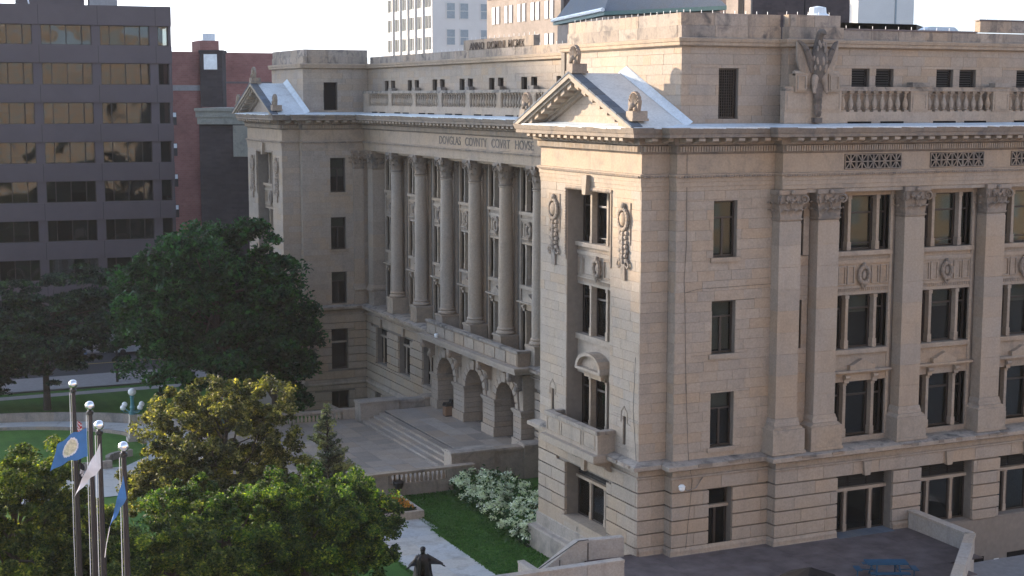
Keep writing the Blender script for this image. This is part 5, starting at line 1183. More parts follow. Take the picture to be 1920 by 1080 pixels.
tree('shade_tree', 'small gold tinged tree leaning out left of the larger olive tree', (-19.6, 12.0, -2.5), 2.3, (2.3, 2.3, 2.3), 'olive', .11, 150, 190, .42, .18, **NT)
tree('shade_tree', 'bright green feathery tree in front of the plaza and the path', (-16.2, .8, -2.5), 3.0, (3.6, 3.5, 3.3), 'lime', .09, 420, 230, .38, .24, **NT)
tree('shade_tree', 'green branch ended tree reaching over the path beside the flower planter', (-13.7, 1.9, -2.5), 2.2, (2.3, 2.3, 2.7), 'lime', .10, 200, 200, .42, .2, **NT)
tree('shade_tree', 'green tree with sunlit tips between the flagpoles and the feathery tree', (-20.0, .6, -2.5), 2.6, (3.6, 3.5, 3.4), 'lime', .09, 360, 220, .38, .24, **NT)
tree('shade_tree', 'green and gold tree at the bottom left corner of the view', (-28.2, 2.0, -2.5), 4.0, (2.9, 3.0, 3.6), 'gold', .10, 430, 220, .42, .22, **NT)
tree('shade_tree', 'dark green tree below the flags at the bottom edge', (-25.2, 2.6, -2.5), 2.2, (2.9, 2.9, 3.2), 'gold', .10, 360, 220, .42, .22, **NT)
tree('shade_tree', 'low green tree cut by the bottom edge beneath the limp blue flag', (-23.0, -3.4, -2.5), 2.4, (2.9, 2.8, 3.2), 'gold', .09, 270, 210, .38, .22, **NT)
conifer('spruce_sapling', 'slim grey green young spruce in front of the entrance plaza', (-8.6, 21.4, -2.5), 6.7, 1.7, 'bluespruce', .24, 16, 8, .1, .09, -.22, 1.7, .17)
# hydrangea bed
hb = thing('hydrangea_hedge', 'hydrangea hedge full of pale green blooms against the courthouse court wall', 'hedge', (1.2, 17.5, -2.5))
P = []; B_ = []
for i in range(230):
    y = random.uniform(11.0, 23.3) - 17.5; xc = .1 + (y + 6.6) / 12.3 * .9 - .3; x = xc + random.uniform(-1.7, 1.6); z = random.uniform(.15, .9)
    n = 70; q = rng.normal(size=(n, 3)) * (.33, .33, .26) + (x, y, z); P.append(q)
    if random.random() < 1.0:
        for _ in range(2): B_.append((x - .25 + random.uniform(-.45, .3), y + random.uniform(-.5, .3), z + .36 + random.uniform(-.15, .22)))
v, q = leaves(np.concatenate(P), .17); ob('foliage', fast_mesh('foliage', v, q, 'hydr'), hb)
bp = np.concatenate([np.array(b) + rng.normal(size=(34, 3)) * (.11, .11, .09) for b in B_]); v, q = leaves(bp, .12, 1.1); ob('blooms', fast_mesh('blooms', v, q, 'bloom'), hb, kind='stuff')
MB().prism([(-1.9, 10.7 - 17.5), (3.0, 10.7 - 17.5), (3.0, 6.3), (-.6, 6.3)], 'z', -.02, .05).build('bed_soil', 'soil', hb)
# ragged grass blades along the lawn edges
gp = []
for (x0, y0, x1, y1) in ((-4.15, -6, -4.15, 16.1), (-3.65, 16.3, -3.8, 23.4), (-8.05, -6, -8.1, 16.1), (-1.6, 10.8, -.9, 23.3), (-3.6, 23.45, 1.0, 23.45), (.2, 10.4, 7, 10.4)):
    n = int(math.hypot(x1 - x0, y1 - y0) * 130); t = rng.random(n); gp.append(np.stack([x0 + (x1 - x0) * t + rng.normal(size=n) * .07, y0 + (y1 - y0) * t + rng.normal(size=n) * .07, np.full(n, -2.47) + rng.random(n) * .05], 1))
n = 26000; xx = rng.uniform(-4.1, 1.0, n); yy = rng.uniform(-2, 23.3, n); gp.append(np.stack([xx, yy, np.full(n, -2.49) + rng.random(n) * .03], 1))
v, q = leaves(np.concatenate(gp), .06, 2.2, .1); ob('grass_blades', fast_mesh('grass_blades', v, q, 'blade'), None, kind='stuff', label='short grass blades fringing the lawn beside the path', cat='grass')
# flower planter
fp = thing('flower_planter', 'square stone planter of orange and yellow flowers at the end of the path', 'planter', (-5.3, 20.4, -2.5))
for (a, b_, c, d) in ((-1.6, 1.6, -1.9, -1.6), (-1.6, 1.6, 1.6, 1.9), (-1.6, -1.3, -1.6, 1.6), (1.3, 1.6, -1.6, 1.6)): MB().box(a, c, 0, b_, d, .48).build('curb_block', 'concrete', fp)
MB().box(-1.3, -1.6, .1, 1.3, 1.6, .36).build('soil', 'soil', fp)
pp = rng.uniform((-1.25, -1.55, .36), (1.25, 1.55, .62), (2600, 3)); v, q = leaves(pp, .11); ob('foliage', fast_mesh('foliage', v, q, 'hydr'), fp, kind='stuff')
pp = rng.uniform((-1.2, -1.5, .55), (1.2, 1.5, .78), (1500, 3)); v, q = leaves(pp, .10, 1.1); ob('flowers', fast_mesh('flowers', v, q, 'orange'), fp, kind='stuff')
t = thing('garden_urn', 'dark cast iron urn and frame beside the flower planter', 'urn', (-3.55, 24.0 - .8, -2.5)); MB().lathe([(.22, 0), (.22, .1), (.08, .2), (.08, .5), (.3, .75), (.36, 1.05), (.32, 1.1)], n=12).build('bowl', 'black', t, smooth=True)
for i in range(3): MB().box(-.5 + i * .35, .35, 0, -.44 + i * .35, .41, 1.5).build('post', 'black', t)

# ------------------------------------------------------------------ lamp with five globes
LPX, LPY = -13.66, 54.3
lamp = thing('street_lamp', 'teal iron lamp with five white globes on a stone pillar', 'street lamp', (LPX, LPY, gz(LPX, LPY)))
lp = MB(); lp.box(-.55, -.55, 0, .55, .55, .35); lp.box(-.42, -.42, .35, .42, .42, .6); lp.prism([(-.36, .6), (.36, .6), (.3, 2.6), (-.3, 2.6)], 'y', -.33, .33); lp.build('pillar', 'concrete', lamp)
lp = MB(); lp.lathe([(.30, 2.6), (.34, 2.7), (.22, 2.8), (.2, 3.2), (.26, 3.3), (.18, 3.45), (.16, 4.2), (.24, 4.3), (.1, 4.45)], n=12)
for i in range(4):
    a = i * math.pi / 2 + .5; lp.path([(.15 * math.cos(a), .15 * math.sin(a), 2.9), (.6 * math.cos(a), .6 * math.sin(a), 2.82), (1.0 * math.cos(a), 1.0 * math.sin(a), 3.0), (1.08 * math.cos(a), 1.08 * math.sin(a), 3.2)], .05, 6); lp.lathe([(.16, 3.2), (.10, 3.1)], (1.08 * math.cos(a), 1.08 * math.sin(a)), 8)
lp.build('bracket_frame', 'teal', lamp)
for i in range(4):
    a = i * math.pi / 2 + .5; MB().ball((1.08 * math.cos(a), 1.08 * math.sin(a), 3.42), .26, 16).build('globe', 'globe', lamp, smooth=True)
MB().ball((0, 0, 4.78), .37, 18).build('globe', 'globe', lamp, smooth=True)
lamp.scale = (.84, .84, .80)
l2 = copy_tree(lamp); l2.location = (-9.0, 60.0 - 14.5, gz(-9, 45.5)); l2['label'] = 'teal lamp with white globes half hidden behind the gold leaved tree'
lamp['group'] = 'globe lamps by the walk'; l2['group'] = 'globe lamps by the walk'

# ------------------------------------------------------------------ flagpoles and flags
def flagpole(x, y, label):
    t = thing('flagpole', label, 'flagpole', (x, y, -2.5), group='flagpoles in a row')
    MB().lathe([(.125, 0), (.11, 7), (.075, 13.5), (.06, 13.55)], n=14).build('pole', 'pole', t, smooth=True)
    MB().lathe([(.09, 13.5), (.12, 13.55), (.12, 13.62), (.05, 13.66)], n=12).build('truck', 'black', t)
    MB().ball((0, 0, 13.82), .165, 18).build('ball_finial', 'chrome', t, smooth=True)
    MB().path([(-.13, 0, 13.5), (-.17, -.02, 8), (-.15, 0, 1.4)], .012, 4).build('halyard', 'whitem', t)
FPS = [(-26.7, -4.8), (-26.8, -9.1), (-27.05, -12.4), (-26.9, -15.8)]
for (x, y), s_ in zip(FPS, ('tallest looking dark flagpole, with the striped and black flags behind it', 'dark flagpole flying the blue flag with the round seal', 'dark flagpole flying the white flag', 'rightmost dark flagpole with the limp blue flag')): flagpole(x, y, s_)
RV = Vector((r.x, r.y, 0))   # horizontal direction the wind carries the cloth is opposite
def flag(name, label, top, bot, tip_t, tip_b, mats, func, nx=34, ny=20, wave=.10, ph=0, sagc=0):
    """cloth between the hoist (top-bot) and the fly (tip_t-tip_b), points in world space"""
    t0 = Vector(bot); rows = []; nrm = (Vector(tip_t) - Vector(top)).cross(Vector(bot) - Vector(top)).normalized()
    for j in range(ny + 1):
        v_ = j / ny; a = Vector(top).lerp(Vector(bot), v_); b = Vector(tip_t).lerp(Vector(tip_b), v_); row = []
        for i in range(nx + 1):
            u_ = i / nx; p = a.lerp(b, u_) + nrm * wave * math.sin(u_ * 9 + v_ * 4 + ph) * min(1, u_ * 3) + Vector((0, 0, -sagc * math.sin(u_ * math.pi) + .03 * math.sin(u_ * 14 + ph)))
            row.append(tuple(p - t0))
        rows.append(row)
    m = MB(); m.grid(rows); m.m = [func((i + .5) / nx, (j + .5) / ny) for j in range(ny) for i in range(nx)]
    return m.build(name, mats, None, smooth=True, loc=t0, label=label, cat='flag')
D = lambda p, q: p + q
h2 = Vector((-26.95, -9.2, 0)); L_ = -RV
def sealf(u_, v_):
    d = math.hypot((u_ - .50) * 1.5, v_ - .5); return 1 if d < .33 else 0
def mix3(u_, v_):
    d = math.hypot((u_ - .50) * 1.45, v_ - .5)
    if d < .27: return 1
    if d < .33: return 2
    return 0
flag('flag', 'blue flag with a round cream seal blowing left from its pole', (*h2.xy, 10.55), (*h2.xy, 9.55), tuple(h2 + L_ * 1.05 + Vector((0, 0, 9.95))), tuple(h2 + L_ * 1.28 + Vector((0, 0, 9.05))), ['flagblue', 'seal', 'flagwhite'], mix3, 48, 32, .08, 1, -.10)
h3 = Vector((-27.05, -12.5, 0))
flag('flag', 'plain white flag hanging down and left from the third pole', (*h3.xy, 10.72), (*h3.xy, 9.9), tuple(h3 + L_ * .75 + Vector((0, 0, 9.3))), tuple(h3 + L_ * .88 + Vector((0, 0, 8.98))), ['flagwhite'], lambda a, b: 0, wave=.06, ph=2, sagc=-.04)
h4 = Vector((-26.95, -15.9, 0))
flag('flag', 'limp blue flag folded down along the rightmost pole', (*h4.xy, 10.45), (*(h4 + RV * .08).xy, 9.75), tuple(h4 + L_ * .42 + Vector((0, 0, 9.0))), tuple(h4 + L_ * .50 + Vector((0, 0, 8.78))), ['flagblue', 'flagwhite'], lambda a, b: 1 if a > .93 else 0, wave=.07, ph=3)
MB().path([tuple(h4 + L_ * .46 + Vector((0, 0, 8.85))), tuple(h4 + L_ * .58 + Vector((0, 0, 8.3))), tuple(h4 + L_ * .64 + Vector((0, 0, 7.9)))], .012, 4).build('flag_line', 'flagwhite', label='loose white line trailing below the limp blue flag', cat='line')
h1 = Vector((-26.6, -4.75, 0)); B1 = RV * .12 + Vector((0, .15, 0))
flag('flag', 'red and white striped flag furled just behind the first pole', tuple(h1 + B1 * .3 + Vector((0, 0, 9.95))), tuple(h1 + Vector((0, 0, 9.35))), tuple(h1 + B1 * 1.6 + Vector((0, 0, 9.75))), tuple(h1 + B1 * 1.2 + Vector((0, 0, 9.2))), ['flagred', 'flagwhite'], lambda a, b: int(b * 9) % 2, wave=.05, ph=1)
flag('flag', 'black flag with white print hanging limp behind the first pole', tuple(h1 + B1 * .3 + Vector((0, 0, 8.75))), tuple(h1 + Vector((0, 0, 7.6))), tuple(h1 + B1 * 1.9 + Vector((0, 0, 8.1))), tuple(h1 + B1 * 1.3 + Vector((0, 0, 7.3))), ['flagblack', 'flagwhite'], lambda a, b: 1 if .35 < a < .8 and .3 < b < .62 and (int(a * 20) + int(b * 14)) % 3 else 0, wave=.06, ph=2)

# ------------------------------------------------------------------ bronze statue in a cloak
def statue(x, y, z, rz):
    t = thing('statue', 'dark bronze statue of a robed figure with one arm stretched out, standing on the path', 'statue', (x, y, z), rz)
    me = bpy.data.meshes.new('figure'); SC_ = 1
    P_ = [(0, 0, 1.0), (0, 0, 1.25), (0, -.01, 1.48), (0, -.02, 1.60), (0, -.03, 1.72), (0, -.03, 1.86), (.20, 0, 1.46), (.44, -.05, 1.30), (.66, -.10, 1.16), (.80, -.13, 1.08), (-.20, 0, 1.46), (-.36, -.03, 1.2), (-.50, -.08, 1.0), (-.58, -.12, .94), (.11, 0, .9), (.14, -.03, .5), (.15, 0, .08), (-.11, 0, .9), (-.14, .04, .5), (-.16, .08, .08)]
    E_ = [(0, 1), (1, 2), (2, 3), (3, 4), (4, 5), (2, 6), (6, 7), (7, 8), (8, 9), (2, 10), (10, 11), (11, 12), (12, 13), (0, 14), (14, 15), (15, 16), (0, 17), (17, 18), (18, 19)]
    R_ = [.19, .2, .19, .07, .105, .09, .10, .075, .05, .03, .10, .075, .05, .03, .13, .09, .06, .13, .09, .06]
    me.from_pydata(P_, E_, []); o = ob('figure', me, t); sm = o.modifiers.new('skin', 'SKIN')
    for v_, r_ in zip(me.skin_vertices[0].data if me.skin_vertices else [], R_): v_.radius = (r_, r_ * .9)
    if not me.skin_vertices:
        pass
    sb = o.modifiers.new('sub', 'SUBSURF'); sb.levels = 2; sb.render_levels = 2; me.materials.append(M['bronze'])
    bpy.context.view_layer.update(); ev = bpy.data.meshes.new_from_object(o.evaluated_get(bpy.context.evaluated_depsgraph_get())); o.modifiers.clear(); o.data = ev
    if not ev.materials: ev.materials.append(M['bronze'])
    # robe: folded bell from shoulders to knees, open in front
    rows = []
    for z_, w_, d_ in ((1.56, .13, .12), (1.50, .26, .18), (1.38, .31, .22), (1.15, .30, .23), (.9, .32, .25), (.6, .36, .28), (.35, .40, .31), (.12, .43, .33)):
        rows.append([((w_ * (1 + .07 * math.sin(i * 1.9 + z_ * 3))) * math.sin(a), -(d_ * (1 + .09 * math.sin(i * 2.3))) * math.cos(a), z_) for i, a in enumerate(np.linspace(R(14), R(346), 34))])
    MB().grid(rows).build('robe', 'bronze', t, smooth=True)
    for s_, tip in ((1, (.78, -.12, 1.10)), (-1, (-.56, -.1, .98))):
        tip = Vector(tip); sh_ = Vector((s_ * .16, 0, 1.52)); rows = []
        for i in range(9):
            q = sh_.lerp(tip, i / 8); drop_ = (.42 if s_ > 0 else .5) * (1 - i / 8) ** 1.1 + .05
            rows.append([tuple(q + Vector((0, .10 * math.cos(k * .7), .06)) - Vector((0, 0, drop_ * k / 6)) + Vector((0, .02 * math.sin(k * 2), 0))) for k in range(7)])
        MB().grid(rows).build('sleeve', 'bronze', t, smooth=True)
    hd = MB(); hd.ball((0, -.03, 1.80), .115, 14, sc=(.9, 1.05, 1.2)); hd.ball((0, .02, 1.84), .12, 12, sc=(.95, 1, 1)); hd.tube((0, -.14, 1.79), (0, -.165, 1.76), .02, .025, 6); hd.build('head', 'bronze', t, smooth=True)
    for s_, px in ((1, .80), (-1, -.58)):
        hn = MB(); hn.ball((px, -.13, 1.07 if s_ > 0 else .93), .045, 8, sc=(1.2, .7, .8))
        for k in range(4): hn.tube((px + s_ * .02, -.13 - .015 + .012 * k, 1.06 if s_ > 0 else .92), (px + s_ * (.09 - .006 * k), -.14 - .02 + .018 * k, 1.01 if s_ > 0 else .86), .011, .007, 5)
        hn.tube((px, -.16, 1.07 if s_ > 0 else .93), (px + s_ * .04, -.2, 1.03 if s_ > 0 else .89), .012, .008, 5); hn.build('hand', 'bronze', t)
    MB().box(-.5, -.45, -.02, .5, .45, .1).build('plinth', 'bronze', t)
statue(-8.3, 7.0, -2.47, R(-24))
for o_ in [o for o in bpy.data.objects if o.name == 'statue']: o_.scale = (1.3, 1.3, 1.04)

# ------------------------------------------------------------------ buildings around
def grid_building(name, label, o, ang, w_, h_, dep, mat):
    """Empty at the front-left ground corner; local x along the front, y away, z up"""
    t = thing(name, label, 'building', o, ang); return t
# aubergine office block
OB = grid_building('office_building', 'aubergine concrete office block with long ribbon windows at the left edge', (2.2 - 62 * math.cos(R(-5)), 107.6 - 62 * math.sin(R(-5)) + 2.5, -6), R(-5), 62, 38, 40, 'officec')
OW = 62; bayw = 9.2; flh = 4.33; topz = 37.9
MB().box(.8, 1.5, 0, OW - .8, 30, topz - .3).build('inner_block', 'dark', OB)
BD = 1.95
for fl_ in range(9):
    zt = topz - fl_ * flh; zb_ = zt - (BD if fl_ else 2.15)
    if zb_ < 1: continue
    MB().box(0, 0, zb_, OW, 32, zt).build('spandrel_band', 'officec', OB)
    for i in range(9): MB().box(OW - 1.75 - i * 6.25, -.012, zb_ + .02, OW - 1.72 - i * 6.25, .01, zt - .02).build('panel_joint', 'dark', OB)
for i in range(9):
    x = OW - 1.95 - i * 6.25
    MB().box(x - .45, .22, 0, x + .45, 1.0, topz - 1).build('pier', 'officec', OB)
MB().box(OW - .32, .22, 0, OW - .02, 2, topz - 1).build('pier', 'officec', OB)
for fl_ in range(8):
    z1 = topz - (BD if fl_ else 2.15) - fl_ * flh; z0 = topz - (fl_ + 1) * flh
    for i in range(-1, 5):
        x1 = OW - 1.95 - i * 6.25 - .45; x0 = x1 - 5.35
        if i < 0: x0 = OW - 1.5; x1 = OW - .32
        fr_ = MB(); fr_.box(x0, .62, z0, x1, .7, z0 + .08); fr_.box(x0, .62, z1 - .08, x1, .7, z1)
        cuts = [0, .19, .5, .81, 1] if i >= 0 else [0, 1]
        for k in cuts: fr_.box(x0 + (x1 - x0 - .09) * k, .58, z0 + .08, x0 + (x1 - x0 - .09) * k + .09, .7, z1 - .08)
        wn = fr_.build('window', 'frame', OB)
        for k in range(len(cuts) - 1):
            xa, xb = x0 + (x1 - x0) * cuts[k] + .07, x0 + (x1 - x0) * cuts[k + 1] - .03
            MB().box(xa, .66, z0 + .08, xb, .675, z1 - .08).build('pane', 'officeg', wn)
            if random.random() < .85: MB().box(xa, .76, z0 + (.0 if random.random() < .7 else random.uniform(.4, 1.4)), xb, .79, z1).build('blind', 'officeb', wn)
m = MB().box(6, 3, topz, OW - 18, 20, topz + 2.2); m.box(OW - 16, 4, topz, OW - 9, 16, topz + 2.6); m.build('roof_plant', 'officec', OB); MB().box(OW - 8.5, 3, topz, OW - 5.5, 6, topz + 1.7).build('rooftop_unit', 'sidewalk', OB)
for x in (20, 28, 47): MB().tube((x, 2, topz), (x - .4, 2, topz + 2), .08, n=5).build('roof_pipe', 'whitem', OB)
# storefront and cars at street level
MB().box(0, .4, .3, OW, .5, 3.2).build('ground_glazing', 'greyblind', OB)
# red brick building
RB = thing('brick_building', 'tall plain red brick building with a chimney behind the office block', 'building', (5.0, 131, -6))
MB().box(-8, 0, 0, 6.2, 20, 33.6).build('wall', 'redbrick', RB); MB().box(5.2, -.6, 0, 7.6, 4, 35.0).build('chimney', 'redbrick', RB); MB().box(5.6, -.3, 35.0, 7.2, 3, 35.9).build('chimney_cap', 'whitem', RB)
MB().box(6.6, -1.6, 10.5, 10.4, 6, 16.2).build('metal_cladding', 'greyblind', RB)
MB().box(-8, -.12, 28.7, 6.2, 0, 29.4).build('stained_band', 'sidewalk', RB)
for i in range(4):
    z = 26 - i * 3.9; wn = MB().box(1.2, -.08, z - 1.6, 2.1, 0, z).build('window', 'frame', RB); MB().box(1.25, -.1, z - .6, 2.05, -.085, z - .05).build('air_conditioner', 'whitem', wn)
RB2 = thing('brick_building', 'lower red brick building with a raised penthouse behind the dark brick house', 'building', (13.0, 137, -6))
MB().box(-4, 0, 0, 16, 14, 29.7).build('wall', 'redbrick', RB2); MB().box(1.0, 2, 29.7, 12, 12, 33.8).build('penthouse', 'redbrick', RB2); MB().box(-4.05, -.1, 29.7, 16.05, .3, 29.95).build('coping', 'coping', RB2)
wn = MB().box(.6, -.06, 22.4, 2.6, 0, 25.4).build('window', 'frame', RB2); MB().box(.7, -.08, 24.0, 2.5, -.065, 25.3).build('shade', 'whitem', wn)
# dark brick house with cream cornice
DB = thing('brick_building', 'dark sooty brick building with a heavy cream cornice and white shaded windows', 'building', (0.1, 88.8, -6), R(-23))
MB().box(0, 0, 0, 4.6, 14, 25.3).build('wall', 'darkbrick', DB)
MB().box(3.9, -.35, 0, 16, 13, 25.2).build('wall', 'darkbrick', DB)
m = MB(); m.box(-.25, -.5, 25.9, 16.4, 14.5, 26.5); m.box(-.12, -.4, 25.2, 16.2, 14.3, 25.9); m.box(-.35, -.65, 26.5, 16.6, 14.7, 26.8); m.build('cornice', 'cream', DB)
MB().box(3.4, -.46, 22.0, 5.0, -.36, 25.1).build('carved_panel', 'cream', DB); MB().box(-.08, 2, 22.2, 0, 2.6, 25).build('stone_strip', 'cream', DB)
MB().box(.2, .1, 26.9, 2.4, 2.4, 32.2).build('chimney', 'darkbrick', DB); MB().box(.1, 0, 32.2, 2.5, 2.5, 32.5).build('chimney_cap', 'darkbrick', DB); MB().box(.6, .02, 30.6, 1.9, .09, 32.1).build('whitewash_patch', 'whitem', DB)
for i in range(5):
    z = 19.7 - i * 3.9
    for x in (4.95, 8.2):
        wn = MB().box(x, -.40, z - 2.1, x + 1.15, -.36, z).build('window', 'flagred', DB); MB().box(x + .12, -.42, z - 2.0, x + 1.03, -.405, z - .1).build('pane', 'dark', wn); MB().box(x + .15, -.43, z - (.9 if i % 2 else 1.4), x + 1.0, -.425, z - .12).build('blind', 'whitem', wn)
# white tower
WT = thing('tower_building', 'white tiled office tower with rows of paired windows behind the courthouse', 'building', (78.4, 222, -6), 0)
MB().box(0, 0, 0, 22, 28, 62).build('wall', 'whitet', WT)
for c_ in range(6):
    y = 2.3 + c_ * 4.35
    if c_: MB().box(-.35, y - 2.35, 0, 0, y - 1.95, 62).build('pilaster_strip', 'whitet', WT)
    for f_ in range(6):
        z = 58 - f_ * 4.2 - 8.0 + 2.6
        for q in (-.95, .75): 
            wn = MB().box(-.12, y + q - .55, z - 2.5, .02, y + q + .55, z).build('window', 'farglass', WT)
for c_ in range(2):
    for f_ in range(4):
        z = 55 - f_ * 5.2 - 3
        for q in (0, 2.9):
            x = 3.0 + c_ * 7.4 + q; wn = MB().box(x, -.12, z - 3.3, x + 2.0, .02, z).build('window', 'whitet', WT)
            for zz in (z - 3.15, z - 1.6): MB().box(x + .15, -.14, zz, x + 1.85, -.125, zz + 1.45).build('pane', 'greyblind', wn)
MB().box(-.6, -.6, 51.6, 22.5, 28.5, 52.4).build('belt_course', 'whitet', WT)
# tan brick building
TB = thing('brick_building', 'tan brick office building with paired windows behind the skylight roof', 'building', (62.9, 134, -6), 0)
MB().box(0, 0, 0, 22, 26, 50).build('wall', 'tanb', TB); MB().box(.5, -.15, 0, 22.1, .05, 49).build('side_wall', 'brownb', TB)  # side wall in darker brick: its shade is put into the colour
MB().box(-.4, -.4, 43.2, 22, 26, 43.6).build('belt_course', 'tanb', TB)
for c_ in range(5):
    for f_ in range(3):
        z = 41.9 - f_ * 4.7
        for q in (0, 1.7):
            y = 2.2 + c_ * 4.7 + q; wn = MB().box(-.1, y, z - 2.7, .02, y + 1.15, z).build('window', 'sidewalk', TB); MB().box(-.13, y + .12, z - 2.55, -.105, y + 1.03, z - .12).build('pane', 'greyblind', wn)
for c_ in range(3): MB().box(4 + c_ * 6, -.2, 34.5, 7 + c_ * 6, -.16, 37).build('window', 'dark', TB)
# brown block with tan flank
BB = thing('brick_building', 'dark brown brick block with a sunlit tan flank above the roofline', 'building', (59.3, 79.8, -6), R(-4))
MB().box(-.1, 0, 0, 12.3, 10, 46).build('wall', 'brownb', BB); MB().box(-.3, .05, 0, .1, 5.6, 46).build('flank_wall', 'tanb', BB)
MB().box(-.34, 1.5, 30, -.2, 2.8, 46).build('dark_slot', 'dark', BB); MB().box(3.0, -.1, 36.4, 5.6, .05, 37.2).build('vent_door', 'deckedge', BB); MB().box(6.4, -.05, 0, 6.5, .05, 46).build('downpipe', 'dark', BB)
PT = thing('tower_building', 'plain pale blue grey tower with a cream sunlit flank at upper right', 'building', (123.6, 145.2, -6), 0)
MB().box(0, 0, 0, 11.6, 12, 60).build('wall', 'whitet', PT); MB().box(7.6, -.12, 0, 7.9, 0, 60).build('panel_joint', 'greyblind', PT)
# roof plant on the courthouse
def acunit(x, y, z, label, sx=3.0):
    t = thing('rooftop_unit', label, 'air conditioner', (x, y, z)); MB().box(0, 0, 0, sx, 2, 1.3).build('casing', 'membrane', t); MB().box(.2, -.03, .15, sx * .42, 0, .95).build('grille', 'black', t); MB().box(sx * .56, -.03, .15, sx - .15, 0, .95).build('grille', 'black', t); MB().prism([(0, 1.3), (sx, 1.3), (sx - .3, 1.5), (.6, 1.5)], 'y', 0, 2).build('lid', 'membrane', t)
acunit(35.8, 23.4, 25.3, 'pale grey rooftop air conditioner with two dark grilles at right'); MB().box(35, 22, 24.6, 40, 26, 25.3).build('plant_plinth', 'slate', CH)
t = thing('rooftop_unit', 'small pale mushroom vent beside the rooftop air conditioner', 'vent', (34.0, 23.6, 24.6)); MB().tube((0, 0, 0), (0, 0, 1.7), .35, n=12).build('stack', 'membrane', t); MB().lathe([(.4, 1.7), (.85, 1.95), (.5, 2.15), (.05, 2.2)], n=14).build('cap', 'membrane', t)
t = thing('rooftop_unit', 'low black flat roofed plant canopy behind the parapet', 'canopy', (26.5, 20.6, 24.6)); m = MB(); m.box(0, 0, 1.75, 6.3, 3, 2.15); m.prism([(0, 1.75), (6.3, 1.75), (6.9, 2.0), (6.3, 2.15), (0, 2.15)], 'y', 0, 3); m.build('canopy_top', 'black', t)
for i in range(4): MB().box(.3 + i * 1.8, .3, 0, .45 + i * 1.8, .45, 1.75).build('leg', 'black', t)
t = thing('rooftop_unit', 'pale round exhaust fan behind the black roof canopy', 'vent', (27.2, 24.0, 24.6)); MB().lathe([(.5, 0), (.5, 2.2), (.95, 2.3), (.95, 2.7), (.6, 2.9), (.55, 3.3), (.1, 3.4)], n=14).build('fan_housing', 'whitem', t)
# buildings of the city outside the frame: they shade and light the place as in the photograph
SB = thing('city_block', 'long tan office block facing the courthouse from the south', 'building', (-70, -112, -6)); MB().box(0, 0, 0, 190, 25, 46).build('wall', 'taupe', SB)
sbw = MB()
for i in range(38):
    for j in range(9): sbw.box(2 + i * 5, 24.9, 3 + j * 4.9, 4.6 + i * 5, 25.06, 6 + j * 4.9)
sbw.build('windows', 'greyblind', SB, kind='stuff')
CT = thing('city_block', 'tall slab building to the northwest across the park', 'building', (0, 0, -6))
e0 = Vector((-200 - 4.5 * .9, 334 + 4.5 * .436)) + Vector((-.9, .436)) * 5; e1 = e0 + Vector((.9, -.436)) * 172; bk = Vector((-40, 70))
MB().prism([tuple(e0), tuple(e1), tuple(e1 + bk), tuple(e0 + bk)], 'z', 0, 101.0).build('wall', 'tanb', CT)

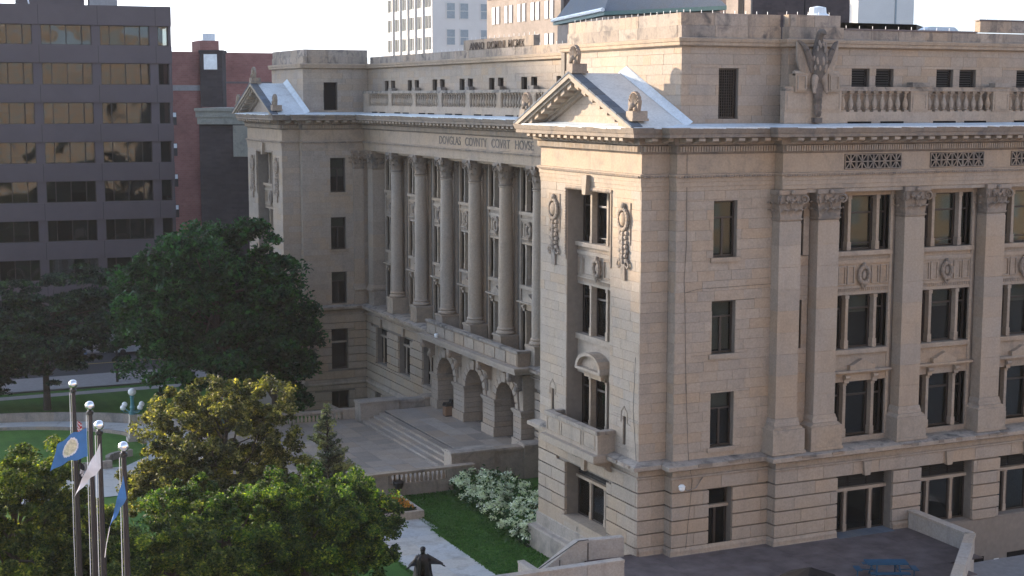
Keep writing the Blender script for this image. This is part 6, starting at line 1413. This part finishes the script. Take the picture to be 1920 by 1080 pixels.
# ------------------------------------------------------------------ vehicles: a white van by the lower driveway, cars across the street
def car(x, y, z, rz, mat, label, s=1.0, group=None, van=False):
    t = thing('parked_van' if van else 'parked_car', label, 'van' if van else 'car', (x, y, z), rz, group); L = 4.6 * s; H = 1.45 if not van else 2.1
    if van: pf = [(-2.5, .35), (2.45, .35), (2.55, .9), (2.3, 1.15), (1.6, 2.0), (1.2, 2.1), (-2.4, 2.1), (-2.5, 1.8)]; gp = None
    else: pf = [(-2.25, .3), (2.25, .3), (2.3, .6), (2.15, .8), (1.2, .93), (.45, 1.38), (-.9, 1.42), (-1.7, .98), (-2.2, .9), (-2.3, .6)]
    b = MB().prism(pf, 'y', -.88, .88); o = b.build('body', mat, t)
    if not van:
        for s_ in (-1, 1): MB().prism([(1.0, .96), (.4, 1.32), (-.85, 1.36), (-1.5, 1.0)], 'y', s_ * .885, s_ * .89).build('side_window', 'black', t)
    MB().prism([(1.22, .97), (.5, 1.37), (.46, 1.34), (1.18, .94)] if not van else [(2.32, 1.18), (1.66, 1.96), (1.6, 1.94), (2.26, 1.16)], 'y', -.75, .75).build('windscreen', 'black', t, loc=(.03, 0, .03))
    for sx in (-1.4, 1.4):
        for s_ in (-1, 1): MB().tube((sx, s_ * .78, .32), (sx, s_ * .92, .32), .32, n=14).build('wheel', 'black', t)
    return t
MW = plain('white_car_paint', (.7, .72, .74), .25); MBL = plain('blue_car_paint', (.10, .16, .26), .3); MS = plain('silver_car_paint', (.35, .37, .4), .3)
car(21.2, -7.3, -3.0, R(25), MW, 'white van parked in the lower driveway at the bottom right corner', van=True)
car(-11.5, 104.4, -5.95, R(0), MBL, 'blue grey car parked across the street behind the pine', group='cars across the street'); car(-4.0, 104.4, -5.95, R(0), MS, 'silver car parked across the street between pine and dark tree', group='cars across the street'); car(-19.5, 104.4, -5.95, 0, MS, 'silver car parked across the street at the far left', group='cars across the street')
t = thing('lamp_post', 'thin black lamp post on the far pavement beside the pine', 'lamp post', (-8.9, 87.5, -5.9)); MB().tube((0, 0, 0), (0, 0, 10), .14, .09, 8).build('pole', 'black', t); MB().path([(0, 0, 10), (0, -.8, 10.3), (0, -1.6, 10.3)], .05, 5).build('arm', 'black', t); MB().box(-.12, -2.1, 10.2, .12, -1.5, 10.36).build('lamp_head', 'sidewalk', t)

# ------------------------------------------------------------------ the evening air
hz = bpy.data.materials.new('haze_air'); hz.use_nodes = True; t_ = hz.node_tree; t_.nodes.remove(t_.nodes['Principled BSDF'])
pv = t_.nodes.new('ShaderNodeVolumePrincipled'); pv.inputs['Color'].default_value = (.92, .92, .96, 1); pv.inputs['Density'].default_value = .0001; pv.inputs['Anisotropy'].default_value = .3
t_.links.new(pv.outputs[0], t_.nodes['Material Output'].inputs['Volume'])
MB().box(-420, -320, -7.2, 520, 920, 97).build('haze', hz, kind='stuff')
